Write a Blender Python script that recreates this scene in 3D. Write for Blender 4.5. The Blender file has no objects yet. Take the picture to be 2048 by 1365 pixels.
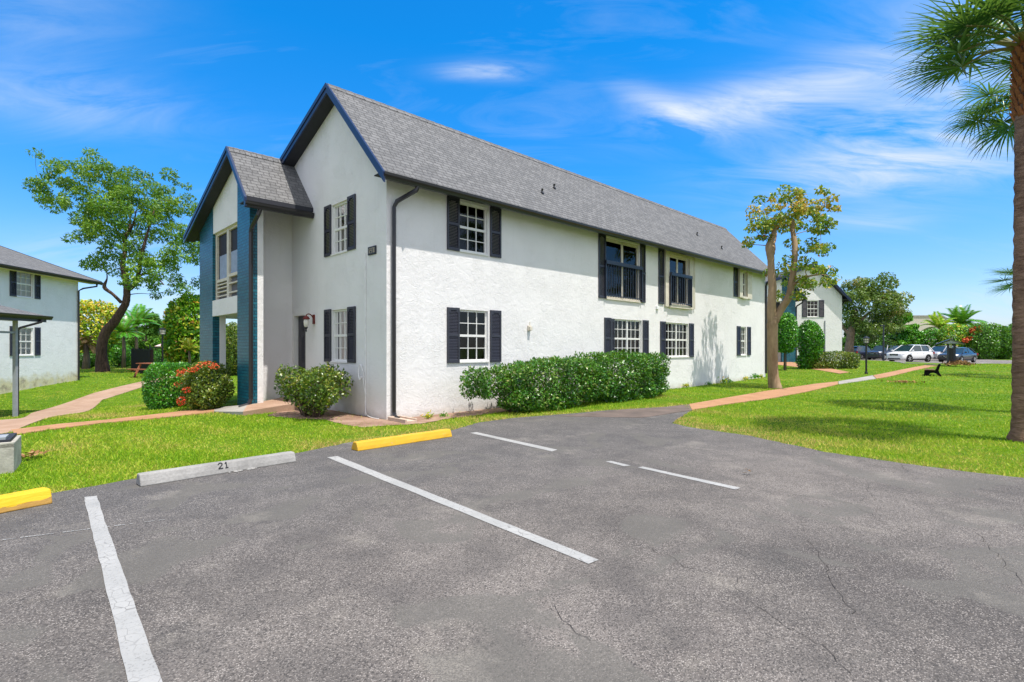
import bpy, bmesh, math, random
import numpy as np
from mathutils import Vector, Matrix
random.seed(7); RNG = np.random.default_rng(11)
scn = bpy.context.scene
COL = scn.collection
PI = math.pi

# ------------------------------------------------------------------ camera and survey
F, CX, HY, H = 1055.0, 1024.0, 697.0, 1.5       # focal in 2048-wide pixels, horizon row, eye height
TH = math.atan((2112 - CX) / F)                  # direction of the long facade, right of the view axis
U = Vector((math.sin(TH), math.cos(TH), 0)); V = Vector((-math.cos(TH), math.sin(TH), 0))
D0 = F * H / (841 - HY)
CORNER = Vector(((773 - CX) / F * D0, D0, 0))

def gz(x, y):
    """height of the lawn"""
    return (-0.85 * np.exp(-((x + 18) ** 2 + (y - 18) ** 2) / 7.1 ** 2)
            + 0.60 * np.exp(-((x - 22) ** 2 + (y - 42) ** 2) / 15.0 ** 2))
def G(px, py, dz=0.0):
    """point of the ground seen at a surveyed position of the photograph"""
    z = 0.0
    for _ in range(60):
        d = F * (H - z) / (py - HY); x = (px - CX) / F * d
        z = 0.5 * z + 0.5 * float(gz(x, d))
    return Vector((x, d, z + dz))
def W(px, py, d):
    return Vector(((px - CX) / F * d, d, H + (HY - py) * d / F))
def LW(s, t, z=0.0):
    return CORNER + U * s + V * t + Vector((0, 0, z))

# ------------------------------------------------------------------ objects
def tag(o, label=None, cat=None, group=None, kind=None):
    if label: o['label'] = label
    if cat: o['category'] = cat
    if group: o['group'] = group
    if kind: o['kind'] = kind
    return o
def empty(name, loc=(0, 0, 0), rz=0.0, **k):
    o = bpy.data.objects.new(name, None); COL.objects.link(o)
    o.location = loc; o.rotation_euler = (0, 0, rz); o.empty_display_size = 0.3
    return tag(o, **k)
def mesh_obj(name, me, mats=None, parent=None):
    o = bpy.data.objects.new(name, me); COL.objects.link(o)
    if mats is not None:
        for m in (mats if isinstance(mats, (list, tuple)) else [mats]): me.materials.append(m)
    if parent is not None: o.parent = parent
    return o
def copy_tree(o, parent=None):
    c = o.copy(); COL.objects.link(c); c.parent = parent
    for ch in list(o.children): copy_tree(ch, c)
    return c

def smooth_path(pts, n=6):
    pts = [Vector(p) for p in pts]
    if len(pts) < 3: return pts
    out = []
    P = [pts[0] * 2 - pts[1]] + pts + [pts[-1] * 2 - pts[-2]]
    for i in range(1, len(P) - 2):
        a, b, c, d = P[i - 1], P[i], P[i + 1], P[i + 2]
        for k in range(n):
            t = k / n
            out.append(0.5 * ((2 * b) + (c - a) * t + (2 * a - 5 * b + 4 * c - d) * t * t + (3 * b - a - 3 * c + d) * t ** 3))
    out.append(pts[-1]); return out
def lerp_list(r, n):
    return [float(np.interp(i / max(1, n - 1) * (len(r) - 1), range(len(r)), r)) for i in range(n)]

class MB:
    def __init__(self, tf=None):
        self.v = []; self.f = []; self.m = []; self.tf = tf
    def add(self, vs, fs, mi=0):
        n = len(self.v)
        self.v += [tuple(self.tf(*p)) if self.tf else tuple(p) for p in vs]
        self.f += [tuple(i + n for i in f) for f in fs]; self.m += [mi] * len(fs)
        return self
    def box(self, x0, x1, y0, y1, z0, z1, mi=0):
        vs = [(x0, y0, z0), (x1, y0, z0), (x1, y1, z0), (x0, y1, z0), (x0, y0, z1), (x1, y0, z1), (x1, y1, z1), (x0, y1, z1)]
        return self.add(vs, [(3, 2, 1, 0), (4, 5, 6, 7), (0, 1, 5, 4), (1, 2, 6, 5), (2, 3, 7, 6), (3, 0, 4, 7)], mi)
    def bar(self, p, q, w, h, mi=0, up=(0, 0, 1)):
        p, q = Vector(p), Vector(q); d = (q - p).normalized(); u = Vector(up)
        sd = d.cross(u)
        if sd.length < 1e-4: sd = d.cross(Vector((1, 0, 0)))
        sd.normalize(); u = sd.cross(d).normalized()
        vs = []
        for c in (p, q):
            for a, b in ((-1, -1), (1, -1), (1, 1), (-1, 1)): vs.append(c + sd * (a * w / 2) + u * (b * h / 2))
        return self.add(vs, [(3, 2, 1, 0), (4, 5, 6, 7), (0, 1, 5, 4), (1, 2, 6, 5), (2, 3, 7, 6), (3, 0, 4, 7)], mi)
    def tube(self, pts, rad, n=8, mi=0, cap=True, wob=0.0):
        pts = [Vector(p) for p in pts]; k = len(pts)
        if not isinstance(rad, (list, tuple)): rad = [rad] * k
        if len(rad) != k: rad = lerp_list(rad, k)
        vs = []; ref = Vector((0.31, 0.17, 0.93)).normalized()
        prev = None
        for i, p in enumerate(pts):
            d = (pts[min(i + 1, k - 1)] - pts[max(i - 1, 0)])
            if d.length < 1e-6: d = Vector((0, 0, 1))
            d.normalize()
            if prev is None:
                a = d.cross(ref)
                if a.length < 0.1: a = d.cross(Vector((1, 0, 0)))
            else:
                a = prev - d * prev.dot(d)
            a.normalize(); prev = a; b = d.cross(a)
            for j in range(n):
                t = 2 * PI * j / n; r = rad[i] * (1 + (random.uniform(-wob, wob) if wob else 0))
                vs.append(p + a * (math.cos(t) * r) + b * (math.sin(t) * r))
        fs = []
        for i in range(k - 1):
            for j in range(n):
                fs.append((i * n + j, i * n + (j + 1) % n, (i + 1) * n + (j + 1) % n, (i + 1) * n + j))
        if cap: fs += [tuple(range(n))[::-1], tuple((k - 1) * n + j for j in range(n))]
        return self.add(vs, fs, mi)
    def prism(self, poly, off, mi=0, mi_back=None, mi_side=None):
        """poly: 3D loop; off: vector; closed solid"""
        n = len(poly); off = Vector(off)
        vs = [Vector(p) for p in poly] + [Vector(p) + off for p in poly]
        self.add(vs, [tuple(range(n))], mi); b = len(self.v) - 2 * n
        self.f.append(tuple(b + n + i for i in range(n))[::-1]); self.m.append(mi if mi_back is None else mi_back)
        for i in range(n):
            j = (i + 1) % n
            self.f.append((b + i, b + n + i, b + n + j, b + j)); self.m.append(mi if mi_side is None else mi_side)
        return self
    def lathe(self, prof, c=(0, 0, 0), n=12, mi=0, axis=2):
        vs = []; c = Vector(c)
        for r, z in prof:
            for j in range(n):
                t = 2 * PI * j / n; a, b = r * math.cos(t), r * math.sin(t)
                vs.append(c + (Vector((a, b, z)) if axis == 2 else (Vector((a, z, b)) if axis == 1 else Vector((z, a, b)))))
        fs = []
        for i in range(len(prof) - 1):
            for j in range(n): fs.append((i * n + j, i * n + (j + 1) % n, (i + 1) * n + (j + 1) % n, (i + 1) * n + j))
        fs += [tuple(range(n))[::-1], tuple((len(prof) - 1) * n + j for j in range(n))]
        return self.add(vs, fs, mi)
    def build(self, name, mats, parent=None, smooth=False, recalc=True, bevel=0.0, sub=0):
        me = bpy.data.meshes.new(name)
        me.from_pydata(self.v, [], self.f)
        me.polygons.foreach_set('material_index', self.m)
        if recalc or sub:
            bm = bmesh.new(); bm.from_mesh(me)
            if recalc: bmesh.ops.recalc_face_normals(bm, faces=bm.faces[:])
            bm.to_mesh(me); bm.free()
        if smooth: me.polygons.foreach_set('use_smooth', [True] * len(me.polygons))
        me.update()
        o = mesh_obj(name, me, mats, parent)
        if bevel:
            b = o.modifiers.new('bevel', 'BEVEL'); b.width = bevel; b.segments = 2; b.limit_method = 'ANGLE'
        if sub:
            b = o.modifiers.new('sub', 'SUBSURF'); b.levels = sub; b.render_levels = sub
        return o

# ------------------------------------------------------------------ materials
class NT:
    def __init__(self, tree): self.t = tree; self.n = tree.nodes; self.l = tree.links
    def new(self, typ, **k):
        n = self.n.new(typ)
        for a, b in k.items(): setattr(n, a, b)
        return n
    def put(self, sock, v):
        if isinstance(v, bpy.types.NodeSocket): self.l.new(v, sock)
        elif v is not None: sock.default_value = v
    def math(self, op, a, b=None, c=None, clamp=False):
        n = self.new('ShaderNodeMath', operation=op); n.use_clamp = clamp
        self.put(n.inputs[0], a); self.put(n.inputs[1], b); self.put(n.inputs[2], c); return n.outputs[0]
    def mix(self, f, a, b, blend='MIX'):
        n = self.new('ShaderNodeMix', data_type='RGBA', blend_type=blend)
        self.put(n.inputs[0], f); self.put(n.inputs[6], c4(a)); self.put(n.inputs[7], c4(b)); return n.outputs[2]
    def ramp(self, f, stops, interp='LINEAR'):
        n = self.new('ShaderNodeValToRGB'); cr = n.color_ramp; cr.interpolation = interp
        while len(cr.elements) < len(stops): cr.elements.new(0.5)
        for e, (p, c) in zip(cr.elements, stops): e.position = p; e.color = c4(c) if not isinstance(c, (int, float)) else (c, c, c, 1)
        self.put(n.inputs[0], f); return n.outputs[0]
    def noise(self, vec, scale, detail=3, rough=0.5, dist=0.0):
        n = self.new('ShaderNodeTexNoise'); self.put(n.inputs['Vector'], vec)
        n.inputs['Scale'].default_value = scale; n.inputs['Detail'].default_value = detail
        n.inputs['Roughness'].default_value = rough; n.inputs['Distortion'].default_value = dist
        return n.outputs['Fac']
    def voro(self, vec, scale, feature='F1', out='Distance', rnd=1.0):
        n = self.new('ShaderNodeTexVoronoi', feature=feature); self.put(n.inputs['Vector'], vec)
        n.inputs['Scale'].default_value = scale; n.inputs['Randomness'].default_value = rnd
        return n.outputs[out]
    def mapping(self, vec, scale=(1, 1, 1), rot=(0, 0, 0), loc=(0, 0, 0)):
        n = self.new('ShaderNodeMapping'); self.put(n.inputs[0], vec)
        n.inputs['Scale'].default_value = scale; n.inputs['Rotation'].default_value = rot; n.inputs['Location'].default_value = loc
        return n.outputs[0]
    def coords(self, which='Object'): return self.new('ShaderNodeTexCoord').outputs[which]
    def bump(self, h, strength=0.5, dist=0.02):
        n = self.new('ShaderNodeBump'); n.inputs['Strength'].default_value = strength; n.inputs['Distance'].default_value = dist
        self.put(n.inputs['Height'], h); return n.outputs[0]
def c4(c):
    if isinstance(c, bpy.types.NodeSocket): return c
    if isinstance(c, (int, float)): return (c, c, c, 1)
    return tuple(c) if len(c) == 4 else (*c, 1)
def mat(name, rough=0.6, spec=0.5, metal=0.0):
    m = bpy.data.materials.new(name); m.use_nodes = True
    nt = NT(m.node_tree); b = m.node_tree.nodes['Principled BSDF']
    b.inputs['Roughness'].default_value = rough; b.inputs['Metallic'].default_value = metal
    b.inputs['Specular IOR Level'].default_value = spec
    return m, nt, b
def plain(name, col, rough=0.6, spec=0.4, metal=0.0, var=0.12, scale=6.0, bump=0.0, bscale=40.0, coat=0.0):
    m, nt, b = mat(name, rough, spec, metal)
    co = nt.coords('Object')
    n = nt.noise(co, scale, 4, 0.6)
    lo = [c * (1 - var) for c in col]; hi = [min(1, c * (1 + var)) for c in col]
    nt.put(b.inputs['Base Color'], nt.ramp(n, [(0.3, lo), (0.7, hi)]))
    if bump: nt.put(b.inputs['Normal'], nt.bump(nt.noise(co, bscale, 3), bump, 0.01))
    if coat: b.inputs['Coat Weight'].default_value = coat; b.inputs['Coat Roughness'].default_value = 0.05
    return m

def stucco_mat(name, col, stain=False):
    m, nt, b = mat(name, 0.85, 0.25)
    co = nt.coords('Object')
    v1 = nt.noise(co, 5.0, 5, 0.6, 1.2); v2 = nt.noise(co, 38, 3, 0.6); v3 = nt.voro(nt.mapping(co, (1, 1, 1.6)), 9)
    big = nt.noise(co, 0.7, 4, 0.6)
    c = nt.ramp(big, [(0.3, [x * 0.96 for x in col]), (0.7, col)])
    drip = nt.noise(nt.mapping(co, (5, 5, 0.25)), 1.4, 4, 0.6)
    c = nt.mix(nt.ramp(drip, [(0.56, 0.0), (0.85, 0.17)]), c, (0.48, 0.45, 0.40))
    sp = nt.new('ShaderNodeSeparateXYZ'); nt.put(sp.inputs[0], co)
    zz = nt.math('ADD', sp.outputs[2], nt.math('MULTIPLY', nt.math('SUBTRACT', nt.noise(co, 2.4, 5, 0.7), 0.5), 1.0 if stain else 0.45))
    if stain:
        c = nt.mix(nt.ramp(zz, [(-0.0, 1.0), (0.36, 0.0)]), c, nt.ramp(nt.noise(co, 1.6, 5, 0.7), [(0.35, (0.30, 0.25, 0.19)), (0.5, (0.62, 0.56, 0.36)), (0.65, (0.55, 0.52, 0.45))]))
    else:
        c = nt.mix(nt.ramp(zz, [(0.0, 0.55), (0.22, 0.0)]), c, (0.42, 0.36, 0.28))
    nt.put(b.inputs['Base Color'], c)
    h = nt.math('ADD', nt.math('MULTIPLY', v1, 1.0), nt.math('MULTIPLY', v2, 0.25))
    rid = nt.ramp(nt.noise(nt.mapping(co, (1, 1, 1.5)), 7.0, 3, 0.5, 2.2), [(0.46, 0.0), (0.5, 1.0), (0.54, 0.0)])
    rid = nt.math('MULTIPLY', rid, nt.ramp(nt.noise(co, 1.7, 3, 0.5), [(0.45, 0.0), (0.6, 1.0)]))
    h = nt.math('ADD', h, nt.math('MULTIPLY', rid, 0.7))
    nt.put(b.inputs['Normal'], nt.bump(h, 0.38, 0.04))
    return m
def shingle_mat(name, mode):
    m, nt, b = mat(name, 0.9, 0.2)
    co = nt.coords('Object'); sp = nt.new('ShaderNodeSeparateXYZ'); nt.put(sp.inputs[0], co)
    cb = nt.new('ShaderNodeCombineXYZ'); nt.put(cb.inputs[0], sp.outputs[0])
    nt.put(cb.inputs[1], nt.math('MULTIPLY', sp.outputs[2], 1.39) if mode == 'steep' else nt.math('MULTIPLY', sp.outputs[1], 1.066))
    br = nt.new('ShaderNodeTexBrick'); nt.put(br.inputs['Vector'], cb.outputs[0])
    br.offset = 0.5; br.offset_frequency = 2; br.squash = 0.6; br.squash_frequency = 3
    br.inputs['Scale'].default_value = 1.0; br.inputs['Brick Width'].default_value = 0.23; br.inputs['Row Height'].default_value = 0.13
    br.inputs['Mortar Size'].default_value = 0.011; br.inputs['Mortar Smooth'].default_value = 0.3; br.inputs['Bias'].default_value = -0.1
    br.inputs['Color1'].default_value = (0.115, 0.115, 0.117, 1); br.inputs['Color2'].default_value = (0.205, 0.203, 0.203, 1)
    br.inputs['Mortar'].default_value = (0.05, 0.048, 0.05, 1)
    c = nt.mix(0.35, br.outputs[0], nt.ramp(nt.noise(co, 60, 2), [(0.35, (0.08, 0.08, 0.08)), (0.65, (0.24, 0.24, 0.238))]))
    c = nt.mix(nt.ramp(nt.noise(nt.mapping(co, (1, 1, 0.4)), 0.9, 4), [(0.4, 0.0), (0.75, 0.06)]), c, (0.13, 0.13, 0.13))
    nt.put(b.inputs['Base Color'], c)
    saw = nt.math('FRACT', nt.math('DIVIDE', cb.inputs[1].links[0].from_socket, 0.13))
    h = nt.math('ADD', nt.math('MULTIPLY', nt.math('SUBTRACT', 1.0, saw), 1.0), nt.math('MULTIPLY', br.outputs['Fac'], -0.6))
    nt.put(b.inputs['Normal'], nt.bump(h, 0.8, 0.02))
    return m
def brick_mat(name, c1, c2, mortar):
    m, nt, b = mat(name, 0.32, 0.5)
    co = nt.coords('Object'); sp = nt.new('ShaderNodeSeparateXYZ'); nt.put(sp.inputs[0], co)
    cb = nt.new('ShaderNodeCombineXYZ'); nt.put(cb.inputs[0], nt.math('ADD', sp.outputs[0], sp.outputs[1])); nt.put(cb.inputs[1], sp.outputs[2])
    br = nt.new('ShaderNodeTexBrick'); nt.put(br.inputs['Vector'], cb.outputs[0])
    br.inputs['Scale'].default_value = 1.0; br.inputs['Brick Width'].default_value = 0.21; br.inputs['Row Height'].default_value = 0.078
    br.inputs['Mortar Size'].default_value = 0.009; br.inputs['Mortar Smooth'].default_value = 0.4
    br.inputs['Color1'].default_value = c4(c1); br.inputs['Color2'].default_value = c4(c2); br.inputs['Mortar'].default_value = c4(mortar)
    nt.put(b.inputs['Base Color'], br.outputs[0])
    h = nt.math('ADD', nt.math('MULTIPLY', br.outputs['Fac'], -1.0), nt.math('MULTIPLY', nt.noise(co, 30, 3), 0.4))
    nt.put(b.inputs['Normal'], nt.bump(h, 0.8, 0.012))
    return m
def glass_mat(name, tint=0.55):
    m = bpy.data.materials.new(name); m.use_nodes = True; nt = NT(m.node_tree); m.node_tree.nodes.clear()
    out = nt.new('ShaderNodeOutputMaterial'); tr = nt.new('ShaderNodeBsdfTransparent'); gl = nt.new('ShaderNodeBsdfGlossy')
    tr.inputs[0].default_value = (tint, tint, tint * 1.02, 1); gl.inputs['Roughness'].default_value = 0.02
    gl.inputs['Color'].default_value = (0.95, 0.95, 0.95, 1)
    fr = nt.new('ShaderNodeFresnel'); fr.inputs[0].default_value = 1.42
    nt.put(fr.inputs['Normal'], nt.bump(nt.noise(nt.coords('Object'), 1.3, 1), 0.04, 0.05))
    mx = nt.new('ShaderNodeMixShader'); nt.put(mx.inputs[0], nt.math('MULTIPLY', fr.outputs[0], 0.9, clamp=True))
    nt.l.new(tr.outputs[0], mx.inputs[1]); nt.l.new(gl.outputs[0], mx.inputs[2]); nt.l.new(mx.outputs[0], out.inputs[0])
    return m
def leaf_mat(name, cols, trans=0.32, rough=0.42, spec=0.5):
    m = bpy.data.materials.new(name); m.use_nodes = True; nt = NT(m.node_tree)
    b = m.node_tree.nodes['Principled BSDF']; out = m.node_tree.nodes['Material Output']
    at = nt.new('ShaderNodeAttribute', attribute_name='tint')
    k = len(cols)
    c = nt.ramp(at.outputs['Fac'], [(i / (k - 1), c) for i, c in enumerate(cols)])
    nt.put(b.inputs['Base Color'], c); b.inputs['Roughness'].default_value = rough; b.inputs['Specular IOR Level'].default_value = spec
    tl = nt.new('ShaderNodeBsdfTranslucent'); nt.put(tl.inputs[0], nt.mix(0.5, c, (0.25, 0.36, 0.03), 'MIX') if trans > 0 else c)
    mx = nt.new('ShaderNodeMixShader'); mx.inputs[0].default_value = trans
    nt.l.new(b.outputs[0], mx.inputs[1]); nt.l.new(tl.outputs[0], mx.inputs[2]); nt.l.new(mx.outputs[0], out.inputs[0])
    return m
def bark_mat(name, c1, c2, scale=8.0, bump=0.8, ring=False):
    m, nt, b = mat(name, 0.9, 0.15)
    co = nt.coords('Object')
    v = nt.mapping(co, (1, 1, 4.0) if ring else (1.6, 1.6, 0.35))
    n = nt.noise(v, scale, 5, 0.65, 0.6); n2 = nt.noise(co, 1.1, 4, 0.6)
    c = nt.ramp(n, [(0.3, c1), (0.7, c2)])
    c = nt.mix(nt.ramp(n2, [(0.45, 0.0), (0.7, 0.5)]), c, [x * 1.25 for x in c2])
    nt.put(b.inputs['Base Color'], c); nt.put(b.inputs['Normal'], nt.bump(n, bump, 0.05))
    return m

M = {}
M['stucco'] = stucco_mat('white stucco', (0.775, 0.758, 0.75))
M['stucco_stained'] = stucco_mat('white stucco stained at base', (0.76, 0.76, 0.755), True)
M['shingle'] = shingle_mat('grey shingles steep', 'steep')
M['shingle_low'] = shingle_mat('grey shingles low', 'low')
M['teal_brick'] = brick_mat('teal painted brick', (0.004, 0.085, 0.135), (0.009, 0.135, 0.19), (0.003, 0.032, 0.058))
M['navy'] = plain('navy paint', (0.005, 0.020, 0.072), 0.35, 0.5)
M['soffit'] = plain('dark soffit', (0.030, 0.032, 0.042), 0.7, 0.3)
M['gutter'] = plain('dark bronze metal', (0.018, 0.016, 0.017), 0.3, 0.5, 0.0)
M['shutter'] = plain('charcoal plastic', (0.035, 0.036, 0.050), 0.42, 0.4)
M['frame'] = plain('white window frame', (0.74, 0.73, 0.70), 0.45, 0.4, var=0.05)
M['beige'] = plain('beige trim', (0.62, 0.57, 0.47), 0.6, 0.3)
M['glass'] = glass_mat('window glass', 0.75)
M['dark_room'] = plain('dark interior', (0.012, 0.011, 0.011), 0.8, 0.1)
M['blind'] = plain('grey blind', (0.13, 0.135, 0.14), 0.8, 0.1)
M['door'] = plain('charcoal door', (0.045, 0.043, 0.055), 0.45, 0.4)
M['brass'] = plain('worn metal', (0.45, 0.42, 0.38), 0.35, 0.5, 0.8)
M['rail'] = plain('black railing', (0.022, 0.026, 0.042), 0.35, 0.5)
M['red_lamp'] = plain('rusty red lamp metal', (0.16, 0.02, 0.015), 0.5, 0.4)
M['lamp_glass'] = plain('frosted lamp glass', (0.7, 0.66, 0.58), 0.25, 0.5)
M['black'] = plain('black paint', (0.014, 0.014, 0.016), 0.4, 0.45)
M['white_paint'] = plain('white paint', (0.78, 0.78, 0.77), 0.5, 0.4)
M['gold'] = plain('gold numbers', (0.42, 0.36, 0.26), 0.4, 0.5)
M['conduit'] = plain('painted conduit', (0.80, 0.80, 0.80), 0.5, 0.4)
M['post_grey'] = plain('grey post', (0.30, 0.32, 0.34), 0.55, 0.4)
M['cream'] = plain('cream ceiling', (0.68, 0.61, 0.38), 0.7, 0.2)

# ------------------------------------------------------------------ leaves
def unit(a): return a / np.maximum(1e-9, np.linalg.norm(a, axis=1, keepdims=True))
def rand_dirs(n): return unit(RNG.normal(size=(n, 3)))
def leaves(name, C, D, N, L, Wd, mat_, parent=None, tint=None, fold=0.25):
    """one mesh of leaf blades. C centres, D blade direction, N blade normal, L length, Wd width"""
    n = len(C); D = unit(D); S = unit(np.cross(D, N)); N = unit(np.cross(S, D))
    L = np.broadcast_to(L, (n,))[:, None]; Wd = np.broadcast_to(Wd, (n,))[:, None]
    v = np.empty((n, 5, 3))
    v[:, 0] = C - D * L * 0.5
    v[:, 1] = C + S * Wd * 0.5 - D * L * 0.02 + N * Wd * fold * 0.5
    v[:, 2] = C + D * L * 0.5 - N * L * 0.10
    v[:, 3] = C - S * Wd * 0.5 - D * L * 0.02 + N * Wd * fold * 0.5
    v[:, 4] = C + D * L * 0.06
    base = (np.arange(n) * 5)[:, None]
    tri = np.array([[0, 1, 4], [1, 2, 4], [0, 4, 3], [4, 2, 3]])
    f = (base[:, :, None] + tri[None]).reshape(-1, 3)
    me = bpy.data.meshes.new(name)
    me.vertices.add(n * 5); me.vertices.foreach_set('co', v.reshape(-1).astype(np.float32))
    me.loops.add(len(f) * 3); me.loops.foreach_set('vertex_index', f.reshape(-1).astype(np.int32))
    me.polygons.add(len(f)); me.polygons.foreach_set('loop_start', (np.arange(len(f)) * 3).astype(np.int32))
    me.polygons.foreach_set('loop_total', np.full(len(f), 3, np.int32))
    me.update(calc_edges=True)
    at = me.attributes.new('tint', 'FLOAT', 'POINT')
    if tint is None: tint = RNG.random(n)
    at.data.foreach_set('value', np.repeat(np.clip(tint, 0, 1), 5).astype(np.float32))
    return mesh_obj(name, me, mat_, parent)

def blob_points(n, centers, radii, shell=0.5, flat=(1, 1, 0.75)):
    """points spread through leaf clumps"""
    centers = np.asarray(centers, float); radii = np.asarray(radii, float)
    w = radii ** 2; idx = RNG.choice(len(centers), n, p=w / w.sum())
    d = rand_dirs(n); r = RNG.random(n) ** (1 / 3.0); r = shell * (0.75 + 0.25 * r) + (1 - shell) * r
    off = d * (r * radii[idx])[:, None] * np.asarray(flat)
    return centers[idx] + off, d, idx

def crown_leaves(name, n, centers, radii, L, mat_, parent, tint_c=None, droop=0.2, shell=0.5, flat=(1, 1, 0.75), wr=0.45, spread=0.22, clip=None):
    P, d, idx = blob_points(n, centers, radii, shell, flat)
    if clip is not None:
        k = clip(P); P, d, idx = P[k], d[k], idx[k]
    n = len(P)
    D = unit(d * 0.8 + rand_dirs(n) * 0.8 + np.array([0, 0, -droop]))
    N = unit(rand_dirs(n) * 0.8 + d * 0.5 + np.array([0, 0, 0.7]))
    base = RNG.random(len(centers)) if tint_c is None else np.asarray(tint_c)
    tint = base[idx] + RNG.normal(0, spread, n)
    Ls = L * RNG.uniform(0.6, 1.25, n)
    return leaves(name, P, D, N, Ls, Ls * wr, mat_, parent, tint)

def in_poly(x, y, poly):
    x = np.asarray(x); y = np.asarray(y); ins = np.zeros(x.shape, bool); n = len(poly); j = n - 1
    for i in range(n):
        xi, yi = poly[i][0], poly[i][1]; xj, yj = poly[j][0], poly[j][1]
        c = ((yi > y) != (yj > y)) & (x < (xj - xi) * (y - yi) / ((yj - yi) if yj != yi else 1e-9) + xi)
        ins ^= c; j = i
    return ins
def poly_clusters(poly, n, depth, thick, min_d=0.0):
    """clump centres spread over a crown outline measured at its distance, with real thickness"""
    xs = [p[0] for p in poly]; ys = [p[1] for p in poly]; out = []; tries = 0
    cx, cy = np.mean(xs), np.mean(ys); hw = (max(xs) - min(xs)) / 2
    while len(out) < n and tries < 20000:
        tries += 1
        x, y = random.uniform(min(xs), max(xs)), random.uniform(min(ys), max(ys))
        if not in_poly(np.array([x]), np.array([y]), poly)[0]: continue
        k = math.sqrt(max(0.05, 1 - min(1, abs(x - cx) / hw) ** 2))
        p = W(x, y, depth); p.y += random.uniform(-1, 1) * thick * k; p.x *= 1; 
        if min_d and any((p - q).length < min_d for q in out): continue
        out.append(p)
    return out
def branch_to(mb, skel, p, r0=0.03, r1=0.008, sag=0.1, n=5):
    """thin bough from the closest lower skeleton point to a clump"""
    best = min(skel, key=lambda q: (q[0] - p).length + max(0, q[0].z - p.z) * 2.0)
    a = best[0]; L = (p - a).length
    mid = (a + p) / 2 + Vector((random.uniform(-1, 1), random.uniform(-1, 1), random.uniform(-0.2, 0.9))) * L * 0.14
    pts = smooth_path([a, mid, p], 4)
    mb.tube(pts, lerp_list([min(best[1] * 0.7, r0), r1], len(pts)), n)
    return [(q, r) for q, r in zip(pts, lerp_list([min(best[1] * 0.7, r0), r1], len(pts)))]

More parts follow.
